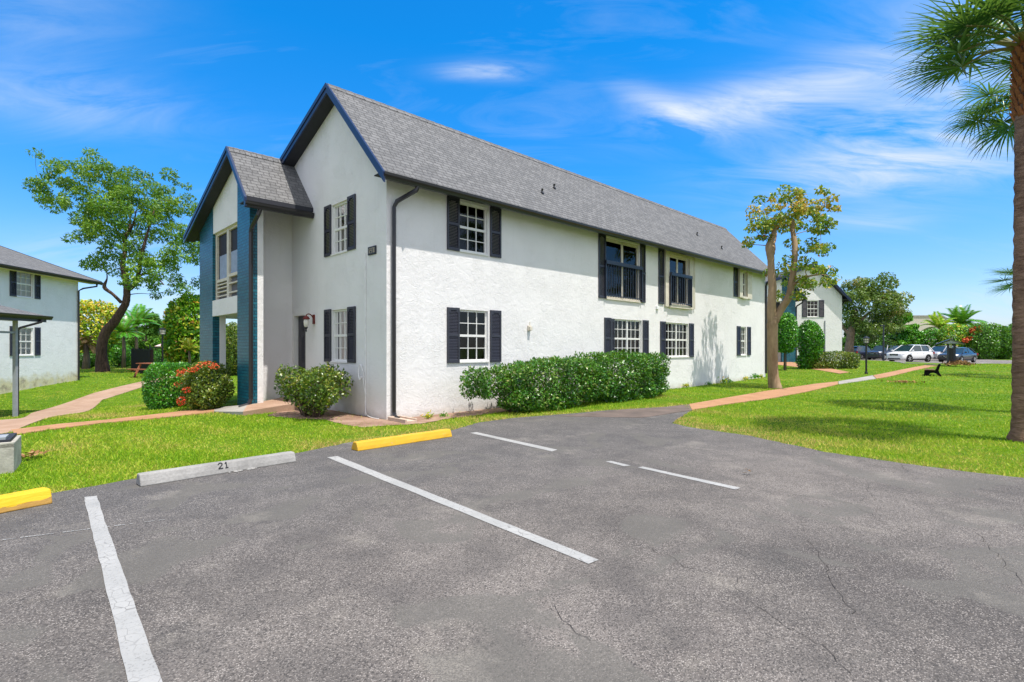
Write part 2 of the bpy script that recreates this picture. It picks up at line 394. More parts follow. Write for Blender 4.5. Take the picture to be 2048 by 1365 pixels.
# ------------------------------------------------------------------ ground
def lawn_mat():
    m, nt, b = mat('lawn soil and turf', 0.95, 0.1)
    co = nt.coords('Object')
    n1 = nt.noise(co, 0.35, 4, 0.6); n2 = nt.noise(co, 3.0, 4, 0.65); n3 = nt.noise(nt.mapping(co, (1, 1, 1)), 45, 3, 0.6)
    c = nt.ramp(n2, [(0.3, (0.07, 0.15, 0.008)), (0.55, (0.14, 0.24, 0.012)), (0.75, (0.28, 0.25, 0.05))])
    c = nt.mix(nt.ramp(n1, [(0.4, 0.0), (0.7, 0.45)]), c, (0.055, 0.16, 0.008))
    c = nt.mix(nt.ramp(n3, [(0.35, 0.45), (0.6, 0.0)]), c, (0.035, 0.06, 0.006))
    nt.put(b.inputs['Base Color'], c); nt.put(b.inputs['Normal'], nt.bump(n3, 0.9, 0.03))
    return m
def asphalt_mat(name='worn asphalt', bright=1.0):
    m, nt, b = mat(name, 0.88, 0.22)
    co = nt.coords('Object')
    big = nt.noise(co, 0.45, 6, 0.66, 0.3); mid = nt.noise(co, 2.2, 5, 0.6, 0.4); fine = nt.noise(co, 95, 2, 0.7); agg = nt.voro(co, 135)
    aggc = nt.voro(co, 135, out='Color')
    s = nt.new('ShaderNodeSeparateColor'); nt.put(s.inputs[0], aggc)
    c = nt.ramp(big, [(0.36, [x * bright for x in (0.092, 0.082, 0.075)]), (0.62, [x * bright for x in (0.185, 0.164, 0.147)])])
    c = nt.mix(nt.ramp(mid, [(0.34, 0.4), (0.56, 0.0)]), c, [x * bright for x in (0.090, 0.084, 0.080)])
    sp = nt.new('ShaderNodeSeparateXYZ'); nt.put(sp.inputs[0], co)
    # the heads of the bays, where engines drip, are darker and more sealed
    hd = nt.math('ADD', sp.outputs[1], nt.math('MULTIPLY', sp.outputs[0], -0.62)); hd = nt.math('ADD', hd, nt.math('MULTIPLY', nt.math('SUBTRACT', nt.noise(co, 1.3, 5, 0.65), 0.5), 3.2))
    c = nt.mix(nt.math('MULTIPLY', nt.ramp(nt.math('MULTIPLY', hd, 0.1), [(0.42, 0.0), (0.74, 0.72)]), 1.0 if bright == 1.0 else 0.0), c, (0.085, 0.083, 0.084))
    oil = nt.math('MULTIPLY', nt.ramp(nt.voro(nt.mapping(co, (1, 1, 1), (0, 0, .3)), 0.55), [(0.10, 0.6), (0.30, 0.0)]), nt.ramp(nt.noise(co, 3.5, 4, 0.7), [(0.42, 0.0), (0.6, 1.0)]))
    c = nt.mix(oil, c, (0.07, 0.066, 0.062))
    st = nt.math('MULTIPLY', nt.ramp(s.outputs[0], [(0.50, 0.0), (0.78, 1.0)]), nt.ramp(agg, [(0.25, 1.0), (0.55, 0.1)]))
    c = nt.mix(nt.math('MULTIPLY', st, nt.ramp(mid, [(0.35, 0.22), (0.6, 0.66)])), c, (0.56, 0.51, 0.46))
    c = nt.mix(nt.ramp(s.outputs[1], [(0.08, 0.80), (0.43, 0.0)]), c, (0.045, 0.042, 0.040))
    smear = nt.math('MULTIPLY', nt.ramp(nt.noise(nt.mapping(co, (1, 1, 1), (0, 0, .5), (3.1, 1.7, 0)), 0.8, 3, 0.45, 1.6), [(0.57, 0.0), (0.61, 0.75)]), nt.ramp(fine, [(0.25, 0.6), (0.7, 1.0)]))
    c = nt.mix(smear, c, [x * bright for x in (0.125, 0.118, 0.105)])
    pale = nt.math('MULTIPLY', nt.ramp(nt.noise(nt.mapping(co, (1, 1, 1), (0, 0, 0.8)), 1.1, 6, 0.7), [(0.56, 0.0), (0.72, 0.5)]), nt.ramp(fine, [(0.4, 0.0), (0.6, 1.0)]))
    c = nt.mix(pale, c, (0.42, 0.38, 0.32))
    nt.put(b.inputs['Base Color'], c)
    nt.put(b.inputs['Normal'], nt.bump(nt.math('ADD', nt.math('MULTIPLY', agg, -1.0), nt.math('MULTIPLY', fine, 0.4)), 0.55, 0.007))
    return m
def path_mat(name, c1, c2, joint=1.6):
    m, nt, b = mat(name, 0.85, 0.2)
    co = nt.coords('Object'); n = nt.noise(co, 1.6, 5, 0.65, 0.3); f = nt.noise(co, 40, 3)
    c = nt.ramp(n, [(0.35, c1), (0.65, c2)]); c = nt.mix(nt.ramp(f, [(0.4, 0.22), (0.6, 0.0)]), c, [x * 0.55 for x in c1])
    c = nt.mix(nt.ramp(nt.noise(co, 0.8, 5, 0.7), [(0.58, 0.0), (0.75, 0.45)]), c, (0.20, 0.16, 0.13))
    nt.put(b.inputs['Base Color'], c); nt.put(b.inputs['Normal'], nt.bump(f, 0.4, 0.01))
    return m
def line_mat():
    m, nt, b = mat('worn white road paint', 0.75, 0.3)
    co = nt.coords('Object')
    e = nt.voro(co, 14, 'DISTANCE_TO_EDGE'); n = nt.noise(co, 60, 3, 0.7); n2 = nt.noise(co, 2.2, 4, 0.6)
    crack = nt.math('MULTIPLY', nt.ramp(e, [(0.0, 1.0), (0.045, 0.0)]), nt.ramp(n2, [(0.42, 0.0), (0.58, 1.0)]))
    wear = nt.ramp(nt.math('ADD', n, nt.math('MULTIPLY', n2, 0.35)), [(0.46, 0.85), (0.60, 0.0)])
    k = nt.math('MAXIMUM', crack, wear)
    c = nt.mix(nt.math('MULTIPLY', k, 0.85), nt.ramp(n2, [(0.3, (0.29, 0.29, 0.28)), (0.7, (0.38, 0.375, 0.36))]), (0.13, 0.125, 0.12))
    nt.put(b.inputs['Base Color'], c); nt.put(b.inputs['Normal'], nt.bump(n, 0.4, 0.005))
    return m
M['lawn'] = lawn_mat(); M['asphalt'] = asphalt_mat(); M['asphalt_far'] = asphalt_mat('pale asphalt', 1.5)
M['terracotta'] = path_mat('terracotta stained path', (0.355, 0.185, 0.096), (0.465, 0.258, 0.142))
M['pinkpath'] = path_mat('faded pink path', (0.34, 0.215, 0.145), (0.44, 0.30, 0.215))
M['concrete'] = path_mat('grey concrete', (0.29, 0.265, 0.235), (0.41, 0.385, 0.345))
M['brownpath'] = path_mat('brown asphalt apron', (0.115, 0.092, 0.08), (0.19, 0.145, 0.122))
M['line'] = line_mat()
M['mulch'] = path_mat('bare soil', (0.22, 0.13, 0.09), (0.40, 0.27, 0.20))
M['crack'] = plain('crack', (0.055, 0.05, 0.046), 0.95, 0.1)

def axis_pts(lo, hi, f0, f1, step, far):
    a = list(np.arange(f0, f1 + 1e-6, step)); x = f0; s = step
    while x > lo: s *= 1.35; x -= s; a.insert(0, max(x, lo))
    x = f1; s = step
    while x < hi: s *= 1.35; x += s; a.append(min(x, hi))
    return np.array(a)
gx = axis_pts(-700, 700, -34, 44, 0.6, 0); gy = axis_pts(-200, 900, 0, 62, 0.6, 0)
X, Y = np.meshgrid(gx, gy); Z = gz(X, Y)
nx, ny = len(gx), len(gy)
me = bpy.data.meshes.new('lawn')
me.from_pydata(np.stack([X, Y, Z], -1).reshape(-1, 3).tolist(), [],
               [(j * nx + i, j * nx + i + 1, (j + 1) * nx + i + 1, (j + 1) * nx + i) for j in range(ny - 1) for i in range(nx - 1)])
me.polygons.foreach_set('use_smooth', [True] * len(me.polygons))
tag(mesh_obj('lawn', me, M['lawn']), kind='structure')

def strip(name, left, right, dz, m, sub=10, thick=0.05, kind='structure', flat=None):
    """a draped ribbon of ground between two edge polylines (ground points)"""
    def resample(p, n):
        p = [Vector(q) for q in p]; L = [0]
        for a, b in zip(p, p[1:]): L.append(L[-1] + (b - a).length)
        out = []
        for k in range(n):
            t = L[-1] * k / (n - 1); i = max(i for i in range(len(L) - 1) if L[i] <= t + 1e-9)
            f = (t - L[i]) / max(1e-9, L[i + 1] - L[i]); out.append(p[i].lerp(p[i + 1], f))
        return out
    n = sub * (max(len(left), len(right)) - 1) + 1
    a, b = resample(left, n), resample(right, n); mb = MB(); vs = []; fs = []; w = 4
    for p, q in zip(a, b):
        for k in range(w + 1):
            r = p.lerp(q, k / w); vs.append((r.x, r.y, (float(gz(r.x, r.y)) if flat is None else flat) + dz))
    for i in range(n - 1):
        for k in range(w): fs.append((i * (w + 1) + k, i * (w + 1) + k + 1, (i + 1) * (w + 1) + k + 1, (i + 1) * (w + 1) + k))
    # skirts
    m0 = len(vs)
    for i in range(n):
        for k in (0, w): v = vs[i * (w + 1) + k]; vs.append((v[0], v[1], v[2] - thick - dz))
    for i in range(n - 1):
        fs.append((i * (w + 1), (i + 1) * (w + 1), m0 + 2 * (i + 1), m0 + 2 * i))
        fs.append((i * (w + 1) + w, (i + 1) * (w + 1) + w, m0 + 2 * (i + 1) + 1, m0 + 2 * i + 1))
    mb.add(vs, fs); o = mb.build(name, m); tag(o, kind=kind); return o, [(v.x, v.y) for v in a] + [(v.x, v.y) for v in b[::-1]]

# parking lot: one flat sheet, its edge surveyed along the grass
edge_px = [(-260, 1034), (100, 990), (300, 955), (590, 909), (712, 884), (905, 862), (960, 846), (1030, 837), (1153, 827.5), (1223, 821), (1330, 815), (1362, 812),
           (1384, 821), (1344, 848), (1380, 856), (1500, 873), (1650, 906), (1800, 928), (1930, 945), (2048, 958), (2400, 1000)]
edge = [G(*p) for p in edge_px]
LOT = [(p.x, p.y) for p in edge] + [(30, 4.0), (40, -30), (-40, -30), (-40, 3.0)]
# roughen the grass edge a little
def rough_poly(poly, n_first, amp):
    out = []
    for i in range(len(poly)):
        a, b = poly[i], poly[(i + 1) % len(poly)]; out.append(a)
        if i < n_first:
            L = math.hypot(b[0] - a[0], b[1] - a[1]); k = min(40, int(L / 0.12))
            for j in range(1, k): f = j / k; out.append((a[0] + (b[0] - a[0]) * f + random.gauss(0, amp), a[1] + (b[1] - a[1]) * f + random.gauss(0, amp)))
    return out
LOTR = rough_poly(LOT, len(edge) - 1, 0.012)
mb = MB(); mb.add([(x, y, 0.012) for x, y in LOTR], [tuple(range(len(LOTR)))])
def ribbon(mb, pts, w, z, mi):
    pts = [Vector((p[0], p[1], 0)) for p in pts]
    for i in range(len(pts) - 1):
        a, b = pts[i], pts[i + 1]; d = (b - a).normalized(); s = Vector((-d.y, d.x, 0)); w0 = w * random.uniform(0.3, 1.2) / 2; w1 = w * random.uniform(0.3, 1.2) / 2
        mb.add([(a - s * w0) + Vector((0, 0, z)), (b - s * w1) + Vector((0, 0, z)), (b + s * w1) + Vector((0, 0, z)), (a + s * w0) + Vector((0, 0, z))], [(0, 1, 2, 3)], mi)
cracks = [[(1268, 1090), (1330, 1115), (1375, 1138), (1430, 1155), (1478, 1160), (1470, 1178), (1510, 1215), (1560, 1250), (1610, 1275), (1655, 1300), (1690, 1345), (1702, 1365)],
          [(1615, 1078), (1635, 1110), (1653, 1135), (1660, 1170), (1690, 1205), (1708, 1225), (1700, 1240)],
          [(1500, 980), (1600, 994), (1700, 1010), (1748, 1035), (1750, 1042)], [(1958, 1072), (1985, 1105), (2030, 1155), (2060, 1180)],
          [(1102, 1215), (1130, 1245), (1170, 1280), (1200, 1300)], [(1740, 970), (1735, 985), (1740, 995), (1715, 1008)], [(1800, 930), (1815, 948)]]
for c in cracks:
    pts = [G(*p) for p in c]; fine = []
    for a, b in zip(pts, pts[1:]):
        k = max(2, int((b - a).length / 0.06))
        for j in range(k): q = a.lerp(b, j / k); fine.append((q.x + random.gauss(0, 0.012), q.y + random.gauss(0, 0.012)))
    ribbon(mb, fine, 0.0038, 0.0165, 1)
o = mb.build('parking_lot', [M['asphalt'], M['crack']], recalc=False)
bm = bmesh.new(); bm.from_mesh(o.data); bmesh.ops.triangulate(bm, faces=[f for f in bm.faces if len(f.verts) > 4]); bm.to_mesh(o.data); bm.free()
tag(o, kind='structure')

# brown apron where the drive meets the path, resting on the asphalt
a = [G(*p) for p in [(1240, 821), (1330, 815.5), (1384, 809.5)]]; b = [G(*p) for p in [(1120, 834), (1285, 837), (1384, 822)]]
strip('path_apron', [a[0], a[1], a[2]], [b[0], b[1], b[2]], 0.018, M['brownpath'], thick=0.004)
up = [(1378, 810), (1450, 797.5), (1537, 782.5), (1629, 769), (1676, 764)]; lo = [(1384, 821.5), (1446, 811), (1537, 799), (1603, 787), (1676, 769.8)]
_, PATH1 = strip('garden_path', [G(*p) for p in up], [G(*p) for p in lo], 0.022, M['terracotta'])
_, PATH2 = strip('garden_path', [G(*p) for p in [(1677, 763.8), (1745, 752)]], [G(*p) for p in [(1677, 769.6), (1752, 758.5)]], 0.022, M['concrete'])
_, PATH3 = strip('garden_path', [G(*p) for p in [(1746, 751.8), (1771, 747), (1833, 734.5), (1850, 731.5)]], [G(*p) for p in [(1753, 758.3), (1775, 755), (1855, 736), (1880, 732)]], 0.022, M['terracotta'])
_, PATH4 = strip('entry_path', [G(*p) for p in [(1500, 724.5), (1575, 724), (1620, 731.5), (1650, 736), (1700, 745.5)]], [G(*p) for p in [(1500, 727.5), (1560, 731), (1610, 737), (1640, 741.5), (1680, 748.5)]], 0.022, M['terracotta'])
_, PATH5 = strip('left_path', [G(*p) for p in [(-120, 862), (0, 842), (63, 827), (185, 788), (316, 758), (345, 752)]], [G(*p) for p in [(-120, 890), (20, 868), (99, 837), (204, 801), (297, 771.5), (350, 757)]], 0.022, M['pinkpath'])
_, PATH6 = strip('entry_path', [G(*p) for p in [(22, 862), (120, 850), (211, 842), (366, 824), (430, 817.5)]], [G(*p) for p in [(30, 872), (110, 860), (198, 849), (359, 834), (428, 825.5)]], 0.024, M['terracotta'])
# stoop in front of the door, rising to the threshold
sa = [G(430, 817.5), LW(-1.42, 4.05), LW(-0.0, 4.95)]; sb = [G(428, 825.5), LW(-1.75, 2.9), LW(-0.0, 3.0)]
mb = MB()
P0 = [Vector((sa[0].x, sa[0].y, sa[0].z + .025)), Vector((sb[0].x, sb[0].y, sb[0].z + .025))]
Ls = [P0[0], LW(-1.42, 4.10, 0.12), LW(-0.02, 4.94, 0.20)]; Rs = [P0[1], LW(-1.85, 3.05, 0.07), LW(-0.02, 3.25, 0.20)]
for i in range(2):
    q = [Ls[i], Rs[i], Rs[i + 1], Ls[i + 1]]
    mb.prism(q, (0, 0, -0.35), mi=i)
mb2 = MB(); mb2.prism([LW(-1.36, 4.14, 0.195), LW(-0.02, 4.14, 0.195), LW(-0.02, 4.95, 0.195), LW(-1.04, 4.95, 0.195)], (0, 0, -0.2))
o = mb.build('stoop', [M['concrete'], M['pinkpath']]); tag(o, kind='structure')
STOOP = [(p.x, p.y) for p in Ls] + [(p.x, p.y) for p in Rs[::-1]]
# bare soil by the walls
bed = [LW(0.0, -0.0), LW(0.0, 3.3), LW(-1.0, 3.2), LW(-1.5, 2.6), LW(-1.25, 1.6), LW(-0.9, 0.9), LW(-0.95, 0.1), LW(-0.9, -0.6), LW(0.3, -0.95), LW(0.9, -0.75), LW(6.2, -0.7), LW(6.4, 0.0)]
BED = rough_poly([(p.x, p.y) for p in bed], 11, 0.02)
o = MB().add([(x, y, float(gz(x, y)) + 0.012) for x, y in BED], [tuple(range(len(BED)))]).build('soil', M['mulch'], recalc=False); tag(o, kind='structure')
bm = bmesh.new(); bm.from_mesh(o.data); bmesh.ops.triangulate(bm, faces=bm.faces[:]); bm.to_mesh(o.data); bm.free()
# far car park and road
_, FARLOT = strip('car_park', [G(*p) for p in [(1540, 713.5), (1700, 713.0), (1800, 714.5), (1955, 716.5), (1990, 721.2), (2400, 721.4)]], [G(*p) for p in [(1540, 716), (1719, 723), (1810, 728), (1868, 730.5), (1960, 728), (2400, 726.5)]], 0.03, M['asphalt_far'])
# painted stall lines
def stall_line(pts):
    q = [G(*p) for p in pts]; mb = MB(); n = 24
    vs = []
    for k in range(n + 1):
        for a, b in ((q[0], q[3]), (q[1], q[2])):
            r = a.lerp(b, k / n); vs.append((r.x + random.gauss(0, 0.002), r.y + random.gauss(0, 0.002), 0.0165))
    mb.add(vs, [(2 * k, 2 * k + 1, 2 * k + 3, 2 * k + 2) for k in range(n)])
    tag(mb.build('parking_line', M['line'], recalc=False), kind='structure')
stall_line([(168, 998), (193, 995.5), (340, 1420), (268, 1420)])
stall_line([(654, 917.5), (675, 915), (1198, 1125), (1178, 1133)])
stall_line([(940, 868), (953, 866.5), (1115, 902), (1104, 905.5)])
stall_line([(1212, 926), (1222, 924.5), (1262, 934), (1248, 935.5)])
stall_line([(1275, 938), (1286, 936), (1482, 979), (1471, 982.5)])
mb = MB()
a, b = G(-40, 1090), G(332, 1043); d = (b - a)
for k in range(46):
    if random.random() < 0.25: continue
    p = a + d * (k / 46); q = a + d * ((k + 0.85) / 46); s = Vector((-d.y, d.x, 0)).normalized() * random.uniform(0.004, 0.011)
    mb.add([(p.x - s.x, p.y - s.y, 0.0172), (q.x - s.x, q.y - s.y, 0.0172), (q.x + s.x, q.y + s.y, 0.0172), (p.x + s.x, p.y + s.y, 0.0172)], [(0, 1, 2, 3)])
tag(mb.build('parking_line', M['line'], recalc=False), kind='structure')

# ------------------------------------------------------------------ building kit
def fac_tf(a, b, z): return (a, -b, z)        # long facade: a along s, b outwards
def gab_tf(a, b, z): return (-b, a, z)        # gable: a along t, b outwards
def wall_sheet(mb, a0, a1, z0, z1, holes, depth=0.14, mi=0):
    xs = sorted({a0, a1, *[h[0] for h in holes], *[h[1] for h in holes]}); zs = sorted({z0, z1, *[h[2] for h in holes], *[h[3] for h in holes]})
    for i in range(len(xs) - 1):
        for j in range(len(zs) - 1):
            cx, cz = (xs[i] + xs[i + 1]) / 2, (zs[j] + zs[j + 1]) / 2
            if any(h[0] < cx < h[1] and h[2] < cz < h[3] for h in holes): continue
            mb.add([(xs[i], 0, zs[j]), (xs[i + 1], 0, zs[j]), (xs[i + 1], 0, zs[j + 1]), (xs[i], 0, zs[j + 1])], [(0, 1, 2, 3)], mi)
    for (p, q, r, s) in holes:
        for e in (((p, 0, r), (q, 0, r)), ((q, 0, r), (q, 0, s)), ((q, 0, s), (p, 0, s)), ((p, 0, s), (p, 0, r))):
            (x1, _, y1), (x2, _, y2) = e
            mb.add([(x1, 0, y1), (x2, 0, y2), (x2, -depth, y2), (x1, -depth, y1)], [(0, 1, 2, 3)], mi)
def window(parent, tf, a0, a1, z0, z1, cols=3, rows=2, units=1, back='blind', inset=0.05, fm='frame', sash=True):
    mb = MB(tf); w = 0.045; b0, b1 = -inset - 0.05, -inset
    mb.box(a0, a0 + w, b0, b1, z0, z1); mb.box(a1 - w, a1, b0, b1, z0, z1)
    mb.box(a0 + w, a1 - w, b0, b1, z1 - w, z1); mb.box(a0 + w, a1 - w, b0, b1, z0, z0 + w)
    mb.box(a0 - 0.02, a1 + 0.02, -inset + 0.002, 0.03, z0 - 0.035, z0 - 0.002)          # sill
    uw = (a1 - a0 - 2 * w) / units; zm = (z0 + z1) / 2
    for u in range(units):
        ua, ub = a0 + w + u * uw, a0 + w + (u + 1) * uw
        if u: mb.box(ua - 0.035, ua + 0.035, b0 + 0.003, b1 + 0.008, z0 + w, z1 - w)
        if sash:
            mb.box(ua, ub, b0 + 0.006, b1 - 0.004, zm - 0.028, zm + 0.028)
            halves = ((z0 + w, zm - 0.028), (zm + 0.028, z1 - w))
        else: halves = ((z0 + w, z1 - w),)
        for (h0, h1) in halves:
            for c in range(1, cols):
                x = ua + (ub - ua) * c / cols; mb.box(x - 0.010, x + 0.010, b0 + 0.012, b1 - 0.010, h0, h1)
            for r in range(1, rows):
                z = h0 + (h1 - h0) * r / rows; mb.box(ua, ub, b0 + 0.014, b1 - 0.012, z - 0.009, z + 0.009)
    fr = mb.build('window', M[fm], parent)
    MB(tf).add([(a0 + w, b0 + 0.02, z0 + w), (a1 - w, b0 + 0.02, z0 + w), (a1 - w, b0 + 0.02, z1 - w), (a0 + w, b0 + 0.02, z1 - w)], [(0, 1, 2, 3)]).build('pane', M['glass'], fr, recalc=False)
    mb = MB(tf)
    if back == 'blind':
        n = 26; 
        for k in range(n):
            x0 = a0 + (a1 - a0) * k / n; x1 = a0 + (a1 - a0) * (k + 1) / n
            mb.add([(x0, -0.155, z0), (x1, -0.185, z0), (x1, -0.185, z1), (x0, -0.155, z1)], [(0, 1, 2, 3)])
        mb.build('curtain', M['blind'], fr, recalc=False)
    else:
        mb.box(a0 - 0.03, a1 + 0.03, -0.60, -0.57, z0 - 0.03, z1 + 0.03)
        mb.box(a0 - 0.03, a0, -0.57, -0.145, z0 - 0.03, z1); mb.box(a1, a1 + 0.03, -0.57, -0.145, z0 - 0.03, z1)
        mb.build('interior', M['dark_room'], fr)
    return fr
def shutter(parent, tf, a0, a1, z0, z1, b=0.0):
    mb = MB(tf); w = 0.045; t0, t1 = b + 0.004, b + 0.036
    mb.box(a0, a0 + w, t0, t1, z0, z1); mb.box(a1 - w, a1, t0, t1, z0, z1); zm = z0 + (z1 - z0) * 0.5
    for (p, q) in ((z0, z0 + 0.07), (zm - 0.03, zm + 0.03), (z1 - 0.06, z1)): mb.box(a0 + w, a1 - w, t0, t1 - 0.002, p, q)
    for (p, q) in ((z0 + 0.07, zm - 0.03), (zm + 0.03, z1 - 0.06)):
        n = int((q - p) / 0.034)
        for k in range(n):
            z = p + (q - p) * k / n; h = (q - p) / n
            mb.add([(a0 + w, t1 - 0.006, z), (a1 - w, t1 - 0.006, z), (a1 - w, t0 + 0.002, z + h), (a0 + w, t0 + 0.002, z + h)], [(0, 1, 2, 3)])
    # arched head rail of the upper panel
    mb.box(a0 + w, a0 + w + 0.05, t0, t1 - 0.003, z1 - 0.11, z1 - 0.06); mb.box(a1 - w - 0.05, a1 - w, t0, t1 - 0.003, z1 - 0.11, z1 - 0.06)
    return mb.build('shutter', M['shutter'], parent, recalc=False)
def gutter(parent, p, q, out, w=0.12, h=0.13, name='gutter', straps=0):
    """K-style trough from p to q, out = outward unit vector"""
    p, q, out = Vector(p), Vector(q), Vector(out); up = Vector((0, 0, 1)); mb = MB()
    prof = [(0, h), (0, 0.0), (w * 0.62, 0.0), (w * 0.72, h * 0.35), (w * 0.95, h * 0.6), (w, h), (w * 0.9, h), (w * 0.86, h * 0.7), (0.012, h * 0.7), (0.012, h)]
    loop = [p + out * a + up * b for a, b in prof]; mb.prism(loop, q - p); k = straps; L = (q - p).length
    while straps and k < L:
        c = p + (q - p) * (k / L); e = (q - p).normalized() * .03; c = c + up * (h * .93)
        mb.prism([c, c + e, c + e + out * w, c + out * w], up * .016); k += straps
    return mb.build(name, M['gutter'], parent)
def downspout(parent, pts, w=0.085, d=0.06):
    mb = MB(); pts = [Vector(x) for x in pts]
    sm = smooth_path(pts, 5) if len(pts) > 2 else pts
    mb.tube(pts, w * 0.62, 4)
    o = mb.build('downspout', M['gutter'], parent, bevel=0.008); return o
ZR, TR, KS, KL = 7.65, 2.1, 1.04, 0.37           # main ridge height / place, steep and low slopes
def zf(t): return ZR - KS * (TR - t)
def zr(t): return ZR - KL * (t - TR)
TW, KW = 4.92, 1.12                              # wing ridge
ZW = zr(TW)
def zw(t): return ZW - KW * (TW - t)
def slab(mb, poly, zfun, th=0.11):
    mb.prism([(s, t, zfun(t)) for s, t in poly], (0, 0, -th), mi=0, mi_back=1, mi_side=1)
def rake_board(mb, s, pts, h=0.20, th=0.035):
    for (t0, z0), (t1, z1) in zip(pts, pts[1:]):
        mb.prism([(s, t0, z0 + 0.012), (s, t1, z1 + 0.012), (s, t1, z1 - h), (s, t0, z0 - h)], (-th, 0, 0))
        mb.prism([(s - th, t0, z0 + 0.022), (s - th, t1, z1 + 0.022), (s - th, t1, z1 - h * 0.42), (s - th, t0, z0 - h * 0.42)], (-0.02, 0, 0))

def block(root, length, full=True):
    """the saltbox block: long facade at t=0, gable at s=0, screened porch wing left of the door"""
    S = M['stucco']; D = 8.65; z0 = -0.5
    win_f = [(1.93, 2.80, 3.79, 4.94), (1.93, 2.82, 1.19, 2.41), (7.68, 9.58, 3.06, 4.95), (8.13, 9.72, 1.19, 2.43), (11.28, 12.97, 1.19, 2.43), (11.45, 12.95, 3.10, 4.90), (17.72, 18.25, 3.80, 4.90), (17.72, 18.32, 1.20, 2.45)] if full else []
    win_g = [(1.70, 2.52, 3.77, 4.96), (1.70, 2.52, 1.19, 2.42), (4.02, 4.90, 0.20, 2.43)]
    mb = MB(fac_tf); wall_sheet(mb, 0, length, z0, 5.12, win_f)
    mb.tf = gab_tf
    wall_sheet(mb, 0, D, z0, 5.0, win_g)
    ze = lambda t: (zf(t) if t < TR else zr(t)) - 0.112
    mb.add([(0, 0, 5.0), (D, 0, 5.0), (D, 0, ze(D)), (TR, 0, ze(TR)), (0, 0, ze(0))], [(0, 1, 2, 3, 4)])
    # far gable, back wall
    mb.tf = None
    mb.add([(length, 0, z0), (length, D, z0), (length, D, ze(D)), (length, TR, ze(TR)), (length, 0, ze(0))], [(0, 1, 2, 3, 4)])
    mb.add([(0, D, z0), (length, D, z0), (length, D, ze(D)), (0, D, ze(D))], [(0, 1, 2, 3)])
    mb.build('wall', S, root, recalc=False)
    # recessed side wall of the wing and its upper storey walls
    mb = MB()
    mb.add([(-1.05, 4.96, z0), (0, 4.96, z0), (0, 4.96, zw(4.96) - 0.2), (-1.05, 4.96, zw(4.9) - 0.2)], [(0, 1, 2, 3)])
    mb.box(-1.19, -0.003, 5.0, 8.52, 2.44, 2.86)
    mb.box(-1.19, -0.003, 8.52, 8.64, 2.44, ze(8.6))
    # panels of the front between the piers
    mb.prism([(-1.355, 5.05, 4.80), (-1.355, 7.27, 4.80), (-1.355, 7.27, zr(7.27) - 0.112), (-1.355, 5.05, zr(5.05) - 0.112)], (0.16, 0, 0))
    mb.box(-1.375, -1.192, 5.05, 7.27, 2.42, 2.87)
    mb.box(-1.19, -1.05, 4.10, 4.98, z0, 5.02); mb.prism([(-1.19, 4.10, 5.02), (-1.19, 4.98, 5.02), (-1.19, 4.98, ZW - 0.13), (-1.19, 4.92, ZW - 0.13), (-1.19, 4.10, zw(4.10) - 0.112)], (0.14, 0, 0))
    mb.box(-1.19, -1.02, 7.27, 8.50, z0, 2.44)
    mb.build('wing_wall', S, root)
    mb = MB()
    mb.prism([(-1.37, 4.10, z0), (-1.37, 5.05, z0), (-1.37, 5.05, zr(5.05) - 0.112), (-1.37, TW, ZW - 0.112), (-1.37, 4.10, zw(4.10) - 0.112)], (0.18, 0, 0))
    mb.build('brick_pier', M['teal_brick'], root)
    mb = MB()
    mb.prism([(-1.37, 7.27, z0), (-1.37, 8.64, z0), (-1.37, 8.64, zr(8.64) - 0.112), (-1.37, 7.27, zr(7.27) - 0.112)], (0.18, 0, 0))
    mb.build('brick_pier', M['teal_brick'], root)
    # porch screen: posts, slats and panes
    mb = MB(gab_tf); zb, zt = 2.87, 4.80; f0, f1 = 1.20, 1.29
    for (a, b) in ((5.05, 5.13), (6.05, 6.22), (7.16, 7.27)): mb.box(a, b, f0, f1, zb, zt)
    mb.box(5.13, 6.05, f0 + 0.01, f1 + 0.002, 3.45, 3.53); mb.box(6.22, 7.16, f0 + 0.01, f1 + 0.002, 3.38, 3.46)
    mb.box(5.13, 7.16, f0 + 0.005, f1 - 0.01, zt - 0.07, zt)
    for z in (3.02, 3.27): mb.box(5.13, 6.05, f0 + 0.01, f1, z - 0.018, z + 0.018)
    for z in (2.98, 3.10, 3.21, 3.31): mb.box(6.22, 7.16, f0 + 0.01, f1, z - 0.015, z + 0.015)
    sc = mb.build('porch_screen', M['beige'], root)
    for (a, b, zc) in ((5.13, 6.05, 3.49), (6.22, 7.16, 3.42)):
        MB(gab_tf).add([(a, f0 + 0.03, zc), (b, f0 + 0.03, zc), (b, f0 + 0.03, 4.73), (a, f0 + 0.03, 4.73)], [(0, 1, 2, 3)]).build('pane', M['dark_screen'], sc, recalc=False)
        mb = MB(gab_tf); mb.add([(a, f0 + 0.015, zb), (b, f0 + 0.015, zb), (b, f0 + 0.015, zc), (a, f0 + 0.015, zc)], [(0, 1, 2, 3)])
        mb.build('screen_mesh', M['screen'], sc, recalc=False)
        mb = MB(gab_tf); mb.box(a + 0.02, b - (.10 if a > 6 else .02), f0 + 0.034, f0 + 0.038, zc + .02, 4.14); mb.build('pane_reflection', M['reflection'], sc)  # pale panel coloured to stand in for a window reflection
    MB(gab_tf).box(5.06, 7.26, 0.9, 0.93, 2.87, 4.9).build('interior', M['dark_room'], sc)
    # roof
    L = length + 0.3
    mb = MB(); slab(mb, [(-0.30, -0.42), (L, -0.42), (L, TR), (-0.30, TR)], zf); mb.build('roof', [M['shingle'], M['soffit']], root)
    mb = MB(); slab(mb, [(-0.30, TR), (L, TR), (L, 9.25), (-1.62, 9.25), (-1.62, TW), (-0.30, TW)], zr); mb.build('rear_roof', [M['shingle_low'], M['soffit']], root)
